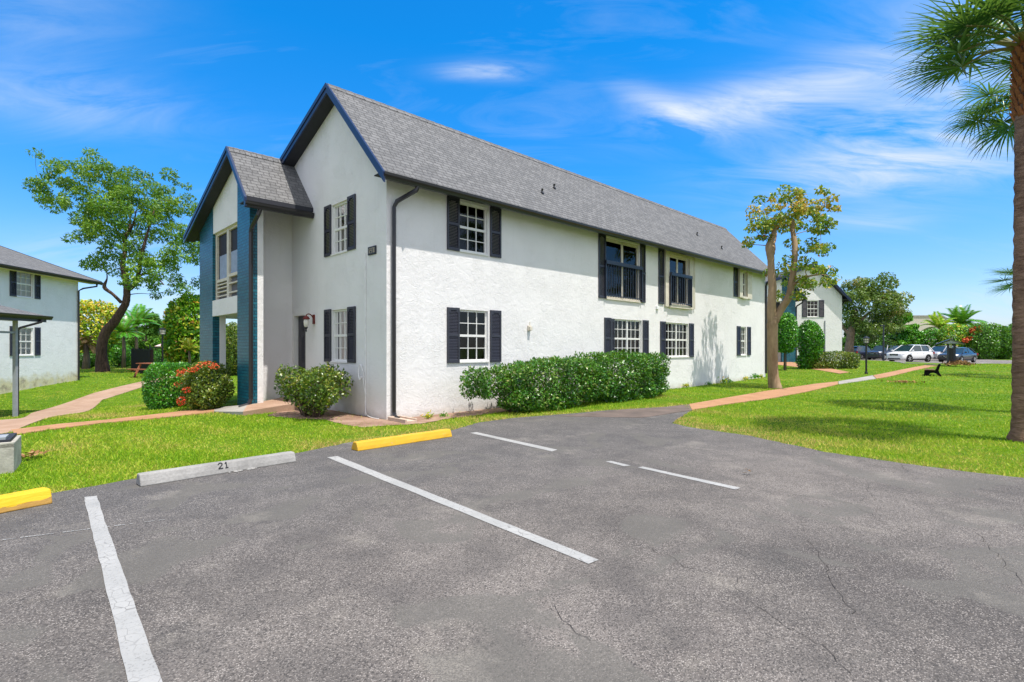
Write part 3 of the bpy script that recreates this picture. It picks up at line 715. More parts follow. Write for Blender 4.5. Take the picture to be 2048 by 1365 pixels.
    mb = MB(); slab(mb, [(-1.62, 3.58), (0.0, 3.58), (0.0, TW), (-1.62, TW)], zw); mb.build('porch_roof', [M['shingle'], M['soffit']], root)
    mb = MB()                                     # ridge caps
    n = 70
    for k in range(n):
        s0, s1 = -0.31 + (L + 0.31) * k / n, -0.31 + (L + 0.31) * (k + 1) / n + 0.02
        mb.add([(s0, TR - 0.13, zf(TR - 0.13) + 0.012), (s1, TR - 0.13, zf(TR - 0.13) + 0.022), (s1, TR, ZR + 0.03), (s0, TR, ZR + 0.02), (s1, TR + 0.14, zr(TR + 0.14) + 0.022), (s0, TR + 0.14, zr(TR + 0.14) + 0.012)], [(0, 1, 2, 3), (3, 2, 4, 5)])
    mb.build('ridge_cap', M['shingle_low'], root, recalc=False); mb = MB()
    for k in range(6):
        s0, s1 = -1.63 + 1.33 * k / 6, -1.63 + 1.33 * (k + 1) / 6 + 0.02
        mb.add([(s0, TW - 0.13, zw(TW - 0.13) + 0.012), (s1, TW - 0.13, zw(TW - 0.13) + 0.022), (s1, TW, ZW + 0.03), (s0, TW, ZW + 0.02), (s1, TW + 0.14, zr(TW + 0.14) + 0.022), (s0, TW + 0.14, zr(TW + 0.14) + 0.012)], [(0, 1, 2, 3), (3, 2, 4, 5)])
    mb.build('ridge_cap', M['shingle_low'], root, recalc=False)
    mb = MB()
    rake_board(mb, -0.302, [(-0.46, zf(-0.46)), (TR, ZR)]); rake_board(mb, -0.302, [(TR, ZR), (TW, zr(TW))])
    mb.build('fascia', M['navy'], root)
    mb = MB(); rake_board(mb, -1.622, [(3.52, zw(3.52)), (TW, ZW)]); rake_board(mb, -1.622, [(TW, ZW), (9.28, zr(9.28))])
    mb.build('fascia', M['navy'], root)
    # boxed soffits under the rakes and the eave
    mb = MB()
    mb.prism([(-0.30, TR, ZR - 0.19), (-0.30, TW, zr(TW) - 0.19), (-0.30, TW, zr(TW) - 0.113), (-0.30, TR, ZR - 0.113)], (0.297, 0, 0))
    mb.prism([(-0.30, 0.0, zf(0.0) - 0.19), (-0.30, TR, ZR - 0.19), (-0.30, TR, ZR - 0.113), (-0.30, 0.0, zf(0.0) - 0.113)], (0.297, 0, 0))
    mb.box(-0.29, L, -0.37, -0.003, 5.02, 5.04)
    mb.prism([(-1.62, TW, ZW - 0.19), (-1.62, 9.2, zr(9.2) - 0.19), (-1.62, 9.2, zr(9.2) - 0.113), (-1.62, TW, ZW - 0.113)], (0.245, 0, 0))
    mb.box(-1.60, -0.003, 3.62, 4.09, 5.00, 5.02)
    mb.build('soffit', M['soffit'], root)
    gutter(root, (-0.33, -0.375, 4.87), (L, -0.375, 4.87), (0, -1, 0), straps=.62)
    gutter(root, (-1.66, 3.61, 4.83), (-0.01, 3.61, 4.83), (0, -1, 0))
    downspout(root, [(-1.30, 3.56, 4.84), (-1.34, 3.60, 4.70), (-1.36, 4.0, 4.45), (-1.36, 4.045, 4.35), (-1.36, 4.045, 0.25), (-1.42, 4.05, 0.12), (-1.62, 4.10, 0.06)])
    # door and its lamp
    mb = MB(gab_tf); mb.box(4.02, 4.90, -0.17, -0.13, 0.2, 2.40)
    for (a, b, p, q) in ((4.12, 4.40, 1.95, 2.25), (4.52, 4.80, 1.95, 2.25), (4.12, 4.40, 1.1, 1.85), (4.52, 4.80, 1.1, 1.85), (4.12, 4.40, 0.4, 1.0), (4.52, 4.80, 0.4, 1.0)):
        mb.box(a, b, -0.131, -0.118, p, q); mb.box(a + 0.05, b - 0.05, -0.119, -0.108, p + 0.05, q - 0.05)
    dr = mb.build('door', M['door'], root, bevel=0.004)
    mb = MB(gab_tf); mb.lathe([(0.03, 0), (0.03, 0.01), (0.012, 0.015), (0.012, 0.05), (0.032, 0.06), (0.034, 0.08), (0.015, 0.095)], (0, 0, 0), 10, axis=1)
    mb.v = [gab_tf(4.10 + (v[1]), -0.12 + (-v[0]), 1.15 + v[2]) for v in mb.v]
    mb.build('handle', M['brass'], dr, smooth=True)
    mb = MB(gab_tf); mb.box(4.02, 4.07, -0.129, -0.0025, 0.2, 2.43); mb.box(4.85, 4.90, -0.129, -0.0025, 0.2, 2.43); mb.box(4.07, 4.85, -0.129, -0.003, 2.38, 2.43)
    mb.build('door_frame', M['frame'], root)
    for (zb, zt) in ((3.77, 4.96), (1.19, 2.42)):
        window(root, gab_tf, 1.70, 2.52, zb, zt, back='dark' if zb > 3 else 'blind')
        shutter(root, gab_tf, 2.54, 2.89, zb - 0.02, zt + 0.03); shutter(root, gab_tf, 1.31, 1.675, zb - 0.02, zt + 0.03)
    return root

M['dark_screen'] = plain('dark porch screen', (0.022, 0.019, 0.02), 0.6, 0.25)
M['screen'] = plain('grey insect screen', (0.13, 0.13, 0.15), 0.8, 0.2)
M['reflection'] = plain('pale blue shade', (0.28, 0.34, 0.46), 0.7, 0.2)  # reflection on the porch panes, painted as an even pale blue
ANG = math.atan2(U.y, U.x)
B1 = empty('apartment_building', CORNER, ANG, label='long white two storey stucco block with grey shingle roof, teal brick piers and charcoal shutters', cat='building')
block(B1, 20.6)
# facade openings
window(B1, fac_tf, 1.93, 2.80, 3.79, 4.94, back='dark'); window(B1, fac_tf, 1.93, 2.82, 1.19, 2.41)
for z0, z1 in ((3.76, 4.99), (1.16, 2.44)):
    shutter(B1, fac_tf, 1.56, 1.915, z0, z1); shutter(B1, fac_tf, 2.88, 3.24, z0, z1)
window(B1, fac_tf, 8.13, 9.72, 1.19, 2.43, cols=3, units=2); shutter(B1, fac_tf, 7.60, 7.94, 1.16, 2.45); shutter(B1, fac_tf, 7.945, 8.11, 1.16, 2.43); shutter(B1, fac_tf, 9.77, 10.12, 1.16, 2.45)
window(B1, fac_tf, 11.28, 12.97, 1.19, 2.43, cols=3, units=2); shutter(B1, fac_tf, 10.9, 11.25, 1.16, 2.45); shutter(B1, fac_tf, 13.0, 13.35, 1.16, 2.45)
window(B1, fac_tf, 17.72, 18.32, 1.20, 2.45); shutter(B1, fac_tf, 17.30, 17.68, 1.18, 2.47); shutter(B1, fac_tf, 18.42, 18.79, 1.18, 2.47)
# French balconies: sliding doors, frame boards, railing
def balcony(a0, a1, proj, rail0, rail1):
    mb = MB(fac_tf); b0, b1 = -0.10, -0.06; w = 0.06
    z0, z1 = 3.06, 4.94
    if proj: z0, z1 = 3.12, 4.90
    mid = a0 + (a1 - a0) * 0.52
    for (p, q) in ((a0, a0 + w), (mid - 0.05, mid + 0.05), (a1 - w, a1)): mb.box(p, q, b0, b1, z0, z1)
    mb.box(a0 + w, a1 - w, b0, b1, z1 - 0.09, z1); mb.box(a0 + w, a1 - w, b0, b1, z0, z0 + 0.07)
    if proj:
        mb.box(a0 - 0.27, a0 - 0.005, 0.003, proj, 2.99, 5.0); mb.box(a1 + 0.005, a1 + 0.30, 0.003, proj, 2.99, 5.0)
        mb.box(a0 - 0.004, a1 + 0.004, 0.003, proj + 0.03, 2.97, 3.08); mb.box(a0 - 0.004, a1 + 0.004, 0.003, proj, 4.88, 5.0)
        mb.box(a1 + 0.36, a1 + 0.44, 0.004, 0.06, 3.0, 5.0)
    else:
        mb.box(a0 - 0.0, a1 + 0.0, -0.04, 0.05, 3.02, 3.058)
    f = mb.build('sliding_door', M['beige'], B1)
    MB(fac_tf).add([(a0 + w, b0 + 0.02, z0 + 0.07), (a1 - w, b0 + 0.02, z0 + 0.07), (a1 - w, b0 + 0.02, z1 - 0.09), (a0 + w, b0 + 0.02, z1 - 0.09)], [(0, 1, 2, 3)]).build('pane', M['glass'], f, recalc=False)
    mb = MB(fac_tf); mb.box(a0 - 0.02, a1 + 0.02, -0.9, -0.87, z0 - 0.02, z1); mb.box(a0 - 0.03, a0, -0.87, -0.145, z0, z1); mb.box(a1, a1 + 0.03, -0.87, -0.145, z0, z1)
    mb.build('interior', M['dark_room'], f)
    mb = MB(fac_tf); n = 9
    for k in range(n):
        x = a0 + 0.07 + (mid - a0 - 0.1) * 0.62 * k / n; mb.add([(x, -0.30, z0), (x + 0.06, -0.34, z0), (x + 0.06, -0.34, z1), (x, -0.30, z1)], [(0, 1, 2, 3)])
    mb.build('curtain', M['dark_curtain'], f, recalc=False)
    pr = max(proj, 0.0)
    mb = MB(fac_tf); c0, c1 = pr + 0.04, pr + 0.075
    mb.box(rail0, rail1, c0 - 0.02, c1 + 0.02, 4.11, 4.22); mb.box(rail0 + 0.03, rail1 - 0.03, c0, c1, 3.12, 3.15)
    n = int((rail1 - rail0) / 0.135)
    for k in range(n + 1):
        x = rail0 + 0.02 + (rail1 - rail0 - 0.04) * k / n; mb.box(x - 0.011, x + 0.011, c0 + 0.006, c1 - 0.006, 3.10, 4.11)
    for x in (rail0 + 0.01, rail1 - 0.01): mb.box(x - 0.022, x + 0.022, 0.003, c1 + 0.004, 3.04, 4.10)
    mb.build('railing', M['rail'], B1)
M['dark_curtain'] = plain('dark curtain', (0.07, 0.055, 0.05), 0.8, 0.1)
balcony(7.68, 9.58, 0.0, 7.60, 9.66); shutter(B1, fac_tf, 7.30, 7.66, 3.04, 5.0); shutter(B1, fac_tf, 9.62, 9.92, 3.04, 5.0)
balcony(11.45, 12.95, 0.07, 11.42, 12.98); shutter(B1, fac_tf, 10.78, 11.14, 3.06, 5.0)
# small bay window near the far end
mb = MB(fac_tf); mb.box(17.40, 17.715, 0.003, 0.11, 3.73, 4.98); mb.box(18.255, 18.72, 0.003, 0.11, 3.73, 4.98); mb.box(17.715, 18.255, 0.003, 0.12, 3.70, 3.79); mb.box(17.715, 18.255, 0.003, 0.11, 4.91, 4.98)
mb.build('window_surround', M['beige'], B1)
window(B1, fac_tf, 17.72, 18.25, 3.80, 4.90, cols=2, inset=0.02); shutter(B1, fac_tf, 16.98, 17.37, 3.74, 5.0)
downspout(B1, [(0.48, -0.43, 4.88), (0.46, -0.42, 4.80), (0.19, -0.10, 4.58), (0.15, -0.055, 4.46), (0.15, -0.055, 0.16), (0.15, -0.09, 0.07), (0.16, -0.22, 0.03)])
downspout(B1, [(20.3, -0.43, 4.88), (20.3, -0.42, 4.80), (20.52, -0.10, 4.62), (20.54, -0.055, 4.5), (20.54, -0.055, 0.3)])
# roof vents: survey along the steep slope
def on_slope(px, py):
    o = Vector((0, 0, H)) - CORNER; d = W(px, py, 1.0) - Vector((0, 0, H))
    os_, ot, oz = o.dot(U), o.dot(V), o.z; ds, dt, dz = d.dot(U), d.dot(V), d.z
    k = (ZR - KS * TR + KS * ot - oz) / (dz - KS * dt); return os_ + k * ds, ot + k * dt, oz + k * dz
for (px, py) in ((1084, 387), (1108, 377), (1394, 471), (1443, 498)):
    s, t, z = on_slope(px, py); mb = MB()
    mb.tube([(s, t, z - 0.03), (s, t, z + 0.08)], 0.022, 8); mb.tube([(s, t, z + 0.07), (s + 0.0, t - 0.02, z + 0.13)], 0.03, 8); mb.tube([(s, t, z - .02), (s, t, z + .015)], .06, 8)
    mb.build('roof_vent', M['gutter'], B1)
# lantern by the door
mb = MB(); s0, t0, z0 = 0.0, 3.52, 2.26
mb.box(-0.03, -0.002, t0 - 0.05, t0 + 0.05, z0 - 0.14, z0 + 0.10)
mb.tube(smooth_path([(-0.02, t0, z0), (-0.10, t0, z0 + 0.10), (-0.19, t0, z0 + 0.10), (-0.21, t0, z0 + 0.03)], 4), 0.014, 6)
mb.lathe([(0.02, 0.06), (0.05, 0.05), (0.085, 0.0), (0.085, -0.02), (0.07, -0.025)], (-0.21, t0, z0), 10)
ln = mb.build('wall_lantern', M['red_lamp'], B1)
MB().lathe([(0.055, 0.0), (0.068, -0.06), (0.055, -0.16), (0.035, -0.2)], (-0.21, t0, z0 - 0.027), 10).build('lamp_glass', M['lamp_glass'], ln, smooth=True)
MB().lathe([(0.045, 0), (0.03, -0.03), (0.014, -0.05), (0.02, -0.09), (0.004, -0.12)], (-0.21, t0, z0 - 0.23), 8).build('finial', M['black'], ln)
# house number plaque
mb = MB(gab_tf); mb.box(0.40, 0.73, 0.003, 0.03, 3.52, 3.70); pl = mb.build('house_number', M['black'], B1, bevel=0.006)
mb = MB(gab_tf)
SEG = {'1': 'bc', '2': 'abged', '3': 'abgcd', '7': 'abc', '0': 'abcdef', '6': 'afgecd'}
def digit(mb, ch, a, z, w, h, th, b0, b1, sgn=-1):
    def bx(u0, u1, v0, v1):
        p, q = a + sgn * u0, a + sgn * u1; mb.box(min(p, q), max(p, q), b0, b1, z + v0, z + v1)
    for c in SEG[ch]:
        if c == 'a': bx(th * 0.2, w - th * 0.2, h - th, h)
        if c == 'g': bx(th * 0.2, w - th * 0.2, h / 2 - th / 2, h / 2 + th / 2)
        if c == 'd': bx(th * 0.2, w - th * 0.2, 0, th)
        if c == 'b': bx(w - th, w, h / 2 + th * 0.1, h - th * 0.15)
        if c == 'c': bx(w - th, w, th * 0.15, h / 2 - th * 0.1)
        if c == 'f': bx(0, th, h / 2 + th * 0.1, h - th * 0.15)
        if c == 'e': bx(0, th, th * 0.15, h / 2 - th * 0.1)
for i, ch in enumerate('12370'): digit(mb, ch, 0.705 - i * 0.056, 3.555, 0.042, 0.11, 0.012, 0.0305, 0.036)
mb.build('digits', M['gold'], pl)
# conduit, hose hanger, broken fixture, junction box
mb = MB(); mb.tube([(-0.014, 0.86, 3.60), (-0.014, 0.86, 0.02)], 0.013, 6)
for z in (0.5, 1.4, 2.4, 3.3): mb.box(-0.018, -0.001, 0.835, 0.885, z, z + 0.02)
mb.tube(smooth_path([(-0.02, 0.86, 0.32), (-0.03, 0.80, 0.08), (-0.10, 0.5, 0.03), (-0.12, 0.1, 0.03)], 4), 0.008, 5)
mb.build('conduit', M['conduit'], B1)
mb = MB(); mb.tube(smooth_path([(-0.03, 0.95, 1.0), (-0.04, 1.02, 1.13), (-0.05, 1.09, 1.08), (-0.05, 1.10, 0.92), (-0.06, 1.03, 0.80), (-0.05, 0.98, 0.88), (-0.05, 1.05, 0.83)], 5), 0.012, 6)
mb.tube(smooth_path([(-0.02, 0.86, 0.5), (-0.03, 0.93, 0.8), (-0.03, 0.9, 1.0)], 4), 0.008, 5)
mb.build('hose_hanger', M['conduit'], B1)
mb = MB(fac_tf); mb.box(4.20, 4.31, 0.003, 0.05, 1.96, 2.10); mb.tube([(4.25, 0.05, 2.10), (4.25, 0.05, 2.2)], 0.012, 6); mb.box(4.215, 4.30, 0.05, 0.10, 1.97, 2.07)
mb.build('broken_light', M['cream_old'] if 'cream_old' in M else M['beige'], B1, bevel=0.01)
MB(fac_tf).box(10.62, 10.76, 0.003, 0.06, 2.86, 2.97).build('junction_box', M['white_paint'], B1, bevel=0.008)
mb = MB(); mb.lathe([(0.03, 0), (0.045, 0.03), (0.03, 0.05)], (-0.9, 4.93, 1.27), 8, axis=1); mb.build('wall_spotlight', M['black'], B1)

# sister block beyond the tree
B2C = Vector(((1684 - CX) / F * 38.2, 38.2, 0.0))
B2 = empty('apartment_building', (B2C.x, B2C.y, 0.0), PI / 2, label='white gabled apartment block behind the trimmed topiaries, beyond the far end of the long block', cat='building')
block(B2, 16.0, full=False)
mb = MB(); mb.tube([(-0.03, 1.25, 3.5), (-0.03, 1.25, 0.3)], 0.035, 6); mb.build('conduit', M['post_grey'], B2)
mb = MB(); mb.tube([(0.4, -0.40, 4.88), (0.2, -0.1, 4.6), (0.14, -0.06, 4.4), (0.14, -0.06, 0.3)], 0.05, 4); mb.build('downspout', M['gutter'], B2)

# ------------------------------------------------------------------ neighbour on the left
dn = Vector(((930 - CX) / F, 1.0, 0)).normalized(); pn = Vector((dn.y, -dn.x, 0))      # along its wall, outwards
p1 = Vector(((20 - CX) / F * 22.8, 22.8, 0))
def along(px):
    k = (px - CX) / F; return (k * p1.y - p1.x) / (dn.x - k * dn.y)
LC = along(156.5)
NC = p1 + dn * LC
N = empty('apartment_building', NC + Vector((0, 0, -0.25)), math.atan2(dn.y, dn.x), label='white apartment block with stained wall base and navy shutters, left of the leaning tree', cat='building')
N.location.z = 0
def n_tf(a, b, z): return (a, -b, z)        # a along dn (0 at the corner, negative toward us), b outward (pn)
wins = []
wa0, wa1 = along(33) - LC, along(66.5) - LC
holes = [(wa0, wa1, 3.78, 4.95), (wa0, wa1, 1.19, 2.42)]
mb = MB(n_tf); wall_sheet(mb, -12, 0, -1.2, 5.02, holes); mb.tf = None
mb.add([(0, 0, -1.2), (0, 8.6, -1.2), (0, 8.6, 5.0), (0, 7.0, 7.55), (0, 0, 5.02)], [(0, 1, 2, 3, 4)])
mb.build('wall', M['stucco_stained'], N, recalc=False)
for zb, zt in ((3.78, 4.95), (1.19, 2.42)):
    window(N, n_tf, wa0, wa1, zb, zt, cols=3)
    shutter(N, n_tf, along(19) - LC, wa0 - 0.03, zb - 0.02, zt + 0.04); shutter(N, n_tf, along(69) - LC, along(80) - LC, zb - 0.02, zt + 0.04)
mb = MB(); mb.prism([(-12, -0.5, 5.0), (0.95, -0.5, 5.0), (0.95, 7.0, 7.75), (-12, 7.0, 7.75)], (0, 0, -0.11), 0, 1, 1); mb.build('roof', [M['shingle_low'], M['soffit']], N)
gutter(N, (-12, -0.46, 4.84), (0.97, -0.46, 4.84), (0, -1, 0))
mb = MB(); mb.box(-12, 0.9, -0.45, -0.003, 4.86, 4.88); mb.build('soffit', M['cream'], N)
mb = MB(); mb.prism([(0.955, -0.5, 5.02), (0.955, 7.0, 7.77), (0.955, 7.0, 7.57), (0.955, -0.5, 4.82)], (0.03, 0, 0)); mb.build('fascia', M['gutter'], N)
downspout(N, [(0.6, -0.5, 4.86), (0.6, -0.49, 4.72), (0.06, -0.2, 4.55), (-0.05, -0.06, 4.42), (-0.05, -0.06, -0.35)])
mb = MB(); q = N.matrix_basis.inverted()
mb.box(-3.2, -2.95, 3.0, 3.25, 6.1, 6.62); mb.build('chimney', M['beige'], N)
mb = MB(); mb.tube([(-2.7, 3.2, 6.2), (-2.7, 3.2, 7.2)], 0.025, 6); mb.build('roof_pipe', M['post_grey'], N)
# covered walkway in front of it
pb = G(30.5, 834)
PW = empty('porch_canopy', (pb.x, pb.y, pb.z), math.atan2(dn.y, dn.x), label='low shingled entry canopy on a slim grey post, attached before the left block', cat='canopy')
hz = 2.62 - pb.z
mb = MB(); mb.prism([(-5.5, -0.42, hz + 0.02), (0.85, -0.42, hz + 0.02), (0.85, 4.2, hz + 1.15), (-5.5, 4.2, hz + 1.15)], (0, 0, -0.10), 0, 1, 1); mb.build('roof', [M['shingle_low'], M['soffit']], PW)
mb = MB(); mb.box(-5.5, 0.78, -0.36, 4.1, hz - 0.14, hz - 0.115); mb.build('ceiling', M['cream'], PW)
mb = MB(); mb.box(-5.5, 0.80, -0.40, -0.365, hz - 0.20, hz + 0.0); mb.build('fascia', M['gutter'], PW)
gutter(PW, (-5.5, -0.40, hz - 0.11), (0.95, -0.40, hz - 0.11), (0, -1, 0))
mb = MB(); mb.box(-0.05, 0.05, -0.05, 0.05, -0.3, hz - 0.14); mb.build('post', M['post_grey'], PW)
mb = MB(); mb.box(-4.0, -0.055, -0.025, 0.025, hz - 0.62, hz - 0.55); mb.box(-4.0, -0.055, -0.03, 0.03, hz - 0.2, hz - 0.142); mb.build('lattice_rail', M['post_grey'], PW)
downspout(PW, [(0.55, -0.45, hz - 0.10), (0.52, -0.44, hz - 0.2), (0.12, -0.06, hz - 0.42), (0.085, 0.0, hz - 0.5), (0.085, 0.0, -0.1)])

# far buildings at the back right
d = 95.0; p0, p1_ = W(1840, 660, d), W(1884, 660, d)
FB = empty('office_building', (p0.x, d, 0), 0.0, label='beige flat roofed building rising behind the flowering hedge', cat='building')
w1 = p1_.x - p0.x; w2 = W(1898, 660, d + 6).x - p0.x; zt = W(0, 634, d).z
mb = MB(); mb.prism([(-6, 0, 0), (w1, 0, 0), (w2 + 0.4, 7, 0), (-6, 7, 0)], (0, 0, zt)); mb.build('wall', plain('beige render', (0.60, 0.53, 0.45), 0.8, 0.2), FB)
mb = MB(); mb.prism([(-6.1, -0.1, zt), (w1 + 0.1, -0.1, zt), (w2 + 0.5, 7, zt), (-6.1, 7, zt)], (0, 0, 0.25)); mb.build('roof', M['concrete'], FB)
for k in range(3):
    a = Vector((w1, 0, 0)).lerp(Vector((w2 + 0.4, 7, 0)), 0.15 + 0.3 * k); b = Vector((w1, 0, 0)).lerp(Vector((w2 + 0.4, 7, 0)), 0.33 + 0.3 * k)
    for zz in (zt - 2.2, zt - 4.8):
        mb = MB(); mb.prism([(a.x + 0.03, a.y, zz), (b.x + 0.03, b.y, zz), (b.x + 0.03, b.y, zz + 1.6), (a.x + 0.03, a.y, zz + 1.6)], (0.06, -0.03, 0)); mb.build('window', M['white_paint'] if k != 1 else M['post_grey'], FB)
for (px0, px1, py, dd, lab) in ((1790, 1814, 671, 84.0, 'small house with pale grey roof glimpsed between parking trees and hedge'), (1996, 2009, 660, 112.0, 'distant house whose grey gable peeks over the hedge near the palm trunk')):
    a, b = W(px0, py, dd), W(px1, py, dd); ap = W((px0 + px1) / 2, py - (12 if dd < 90 else 4), dd).z
    HS = empty('house', ((a.x + b.x) / 2, dd, 0), 0, label=lab, cat='house'); hw = (b.x - a.x) / 2
    mb = MB(); mb.box(-hw + 0.2, hw - 0.2, 0.2, 6, 0, a.z - 0.02); mb.build('wall', M['beige'], HS)
    mb = MB(); mb.prism([(-hw - 0.2, 0, a.z), (hw + 0.2, 0, a.z), (0, 0, ap)], (0, 6.3, 0)); mb.build('roof', plain('pale roof', (0.36, 0.36, 0.38), 0.8, 0.2), HS)

# ------------------------------------------------------------------ vegetation
M['bark_dark'] = bark_mat('dark reddish bark', (0.035, 0.022, 0.018), (0.16, 0.10, 0.08), 7.0)
M['bark_pale'] = bark_mat('smooth tan bark', (0.20, 0.13, 0.08), (0.40, 0.29, 0.18), 3.0, 0.35)
M['bark_grey'] = bark_mat('grey bark', (0.10, 0.075, 0.055), (0.28, 0.20, 0.15), 6.0)
M['twig'] = bark_mat('twigs', (0.05, 0.035, 0.022), (0.14, 0.10, 0.07), 12.0)
LF = {}
LF['tree'] = leaf_mat('tree leaf', [(0.022, 0.085, 0.008), (0.06, 0.185, 0.011), (0.145, 0.32, 0.016), (0.30, 0.45, 0.03)], 0.40)
LF['crape'] = leaf_mat('turning leaf', [(0.28, 0.076, 0.025), (0.105, 0.221, 0.015), (0.193, 0.34, 0.02), (0.525, 0.442, 0.04), (0.595, 0.323, 0.05)])
LF['hedge'] = leaf_mat('hedge leaf', [(0.015, 0.067, 0.006), (0.032, 0.147, 0.01), (0.069, 0.233, 0.014), (0.164, 0.318, 0.028), (0.428, 0.441, 0.16)], 0.25, 0.3)
LF['clipped'] = leaf_mat('clipped leaf', [(0.021, 0.116, 0.006), (0.042, 0.217, 0.01), (0.098, 0.347, 0.014), (0.182, 0.477, 0.024)], 0.25, 0.32)
LF['olive'] = leaf_mat('olive leaf', [(0.026, 0.058, 0.006), (0.066, 0.139, 0.01), (0.145, 0.22, 0.016), (0.315, 0.301, 0.048), (0.446, 0.173, 0.04)], 0.2, 0.3)
LF['ixora'] = leaf_mat('ixora leaf', [(0.035, 0.073, 0.008), (0.084, 0.159, 0.011), (0.182, 0.245, 0.02), (0.35, 0.318, 0.048)], 0.25, 0.35)
LF['olive_tall'] = leaf_mat('grey olive leaf', [(0.04, 0.09, 0.013), (0.095, 0.18, 0.022), (0.18, 0.26, 0.04), (0.36, 0.34, 0.10), (0.46, 0.26, 0.10)])
LF['red'] = leaf_mat('red flower', [(0.45, 0.03, 0.012), (0.68, 0.07, 0.03), (0.75, 0.20, 0.08)], 0.2, 0.6, 0.2)
LF['grape'] = leaf_mat('sea grape leaf', [(0.052, 0.17, 0.012), (0.158, 0.374, 0.018), (0.385, 0.544, 0.025), (0.787, 0.68, 0.05), (0.8, 0.408, 0.06)], 0.3, 0.4)
LF['grape_green'] = leaf_mat('green sea grape leaf', [(0.035, 0.153, 0.01), (0.105, 0.34, 0.016), (0.263, 0.561, 0.025), (0.595, 0.68, 0.05), (0.787, 0.34, 0.06)], 0.3, 0.4)
LF['palm'] = leaf_mat('palm blade', [(0.02, 0.09, 0.022), (0.04, 0.16, 0.032), (0.09, 0.25, 0.04), (0.30, 0.33, 0.10)], 0.28, 0.3)
LF['dry'] = leaf_mat('dry leaf', [(0.16, 0.08, 0.035), (0.32, 0.17, 0.07), (0.45, 0.30, 0.14)], 0.1, 0.8, 0.1)
LF['far'] = leaf_mat('distant leaf', [(0.035, 0.102, 0.012), (0.079, 0.204, 0.018), (0.158, 0.306, 0.03)], 0.2, 0.6, 0.2)
LF['dark'] = leaf_mat('dark leaf', [(0.013, 0.054, 0.005), (0.032, 0.122, 0.009), (0.079, 0.245, 0.013), (0.174, 0.398, 0.023)], 0.22, 0.38)
LF['grass'] = leaf_mat('grass blade', [(0.08, 0.23, 0.008), (0.20, 0.41, 0.010), (0.38, 0.54, 0.022), (0.58, 0.55, 0.09), (0.64, 0.46, 0.16)], 0.42, 0.55, 0.25)

def px_skel(pts, depth, yo=None):
    out = []
    for i, p in enumerate(pts):
        q = W(p[0], p[1], depth); q.y += (yo[i] if yo else 0); out.append(q)
    return out
def make_tree(label, base, limbs, clusters, radii, leaf, nleaf, L, bark, group=None, cat='tree', name='tree', tint=None, r_twig=0.035, flat=(1, 1, .75), droop=0.2, shell=0.4, wr=0.45, twigs=True, spread=0.2):
    """limbs: list of (points, radii); first is the trunk"""
    root = empty(name, base, label=label, cat=cat, group=group)
    mb = MB(); skel = []
    for pts, rad in limbs:
        sp = smooth_path(pts, 5); rr = lerp_list(rad, len(sp))
        mb.tube([p - base for p in sp], rr, 10, wob=0.05); skel += list(zip(sp, rr))
    if twigs:
        tw = MB()
        order = sorted(clusters, key=lambda c: min((c - q[0]).length for q in skel))
        for c in order:
            skel += branch_to(tw, skel, c, r_twig, 0.008)
        tw.v = [tuple(Vector(v) - base) for v in tw.v]
        n = len(mb.v); mb.v += tw.v; mb.f += [tuple(i + n for i in f) for f in tw.f]; mb.m += tw.m
    mb.build('trunk', bark, root, smooth=True, recalc=False)
    C = np.array([tuple(c - base) for c in clusters])
    crown_leaves('crown', nleaf, C, radii, L, leaf, root, tint, droop, shell, flat, wr, spread)
    return root

# leaning tree behind the lawn on the left
d = 33.0
poly = [(68, 340), (82, 328), (108, 338), (100, 312), (135, 306), (170, 322), (205, 322), (214, 300), (240, 303), (246, 325), (275, 335), (303, 340), (312, 322), (338, 338), (345, 365), (372, 385), (380, 402), (397, 402), (392, 440), (376, 436), (385, 470), (398, 500), (398, 560), (382, 575), (372, 590), (355, 598), (340, 590), (330, 570), (302, 600), (296, 590), (306, 560), (290, 540), (285, 520), (262, 545), (240, 552), (200, 545), (200, 515), (225, 495), (195, 495), (150, 472), (146, 462), (130, 452), (108, 445), (120, 415), (98, 400), (76, 396), (80, 385), (108, 380), (112, 362)]
cl = poly_clusters(poly, 105, d, 3.6, 0.42)
base = G(206, 744)
d = base.y
pc = (np.mean([p[0] for p in poly]), np.mean([p[1] for p in poly])); poly = [(pc[0] + (p[0] - pc[0]) * .93 + 4, pc[1] + (p[1] - pc[1]) * .94 + 4) for p in poly]
cl = poly_clusters(poly, 215, d, 3.4, 0.25)
base.z -= 0.1
tr = px_skel([(206, 748), (203, 715), (204, 690), (212, 664), (228, 645), (243, 622), (252, 605), (254, 580), (252, 556)], d)
l1 = px_skel([(252, 560), (246, 530), (243, 500), (236, 472), (238, 448), (228, 420)], d, [0, 0, .3, .6, 1, 1.4])
l2 = px_skel([(253, 582), (272, 574), (288, 560), (302, 520), (312, 490), (315, 455), (318, 420)], d, [0, -.3, -.6, -.9, -1.0, -.7, -.4])
l3 = px_skel([(237, 472), (255, 462), (275, 445), (290, 428)], d, [.6, .2, -.3, -.8]); l4 = px_skel([(236, 470), (215, 462), (195, 440), (180, 415), (150, 385)], d, [.6, 1, 1.3, 1, .6])
l5 = px_skel([(243, 606), (233, 590), (221, 577), (226, 560), (228, 546)], d, [0, -.3, -.5, -.5, -.6]); l6 = px_skel([(290, 556), (315, 552), (340, 562), (355, 575)], d, [-.6, -1, -1.2, -1.3])
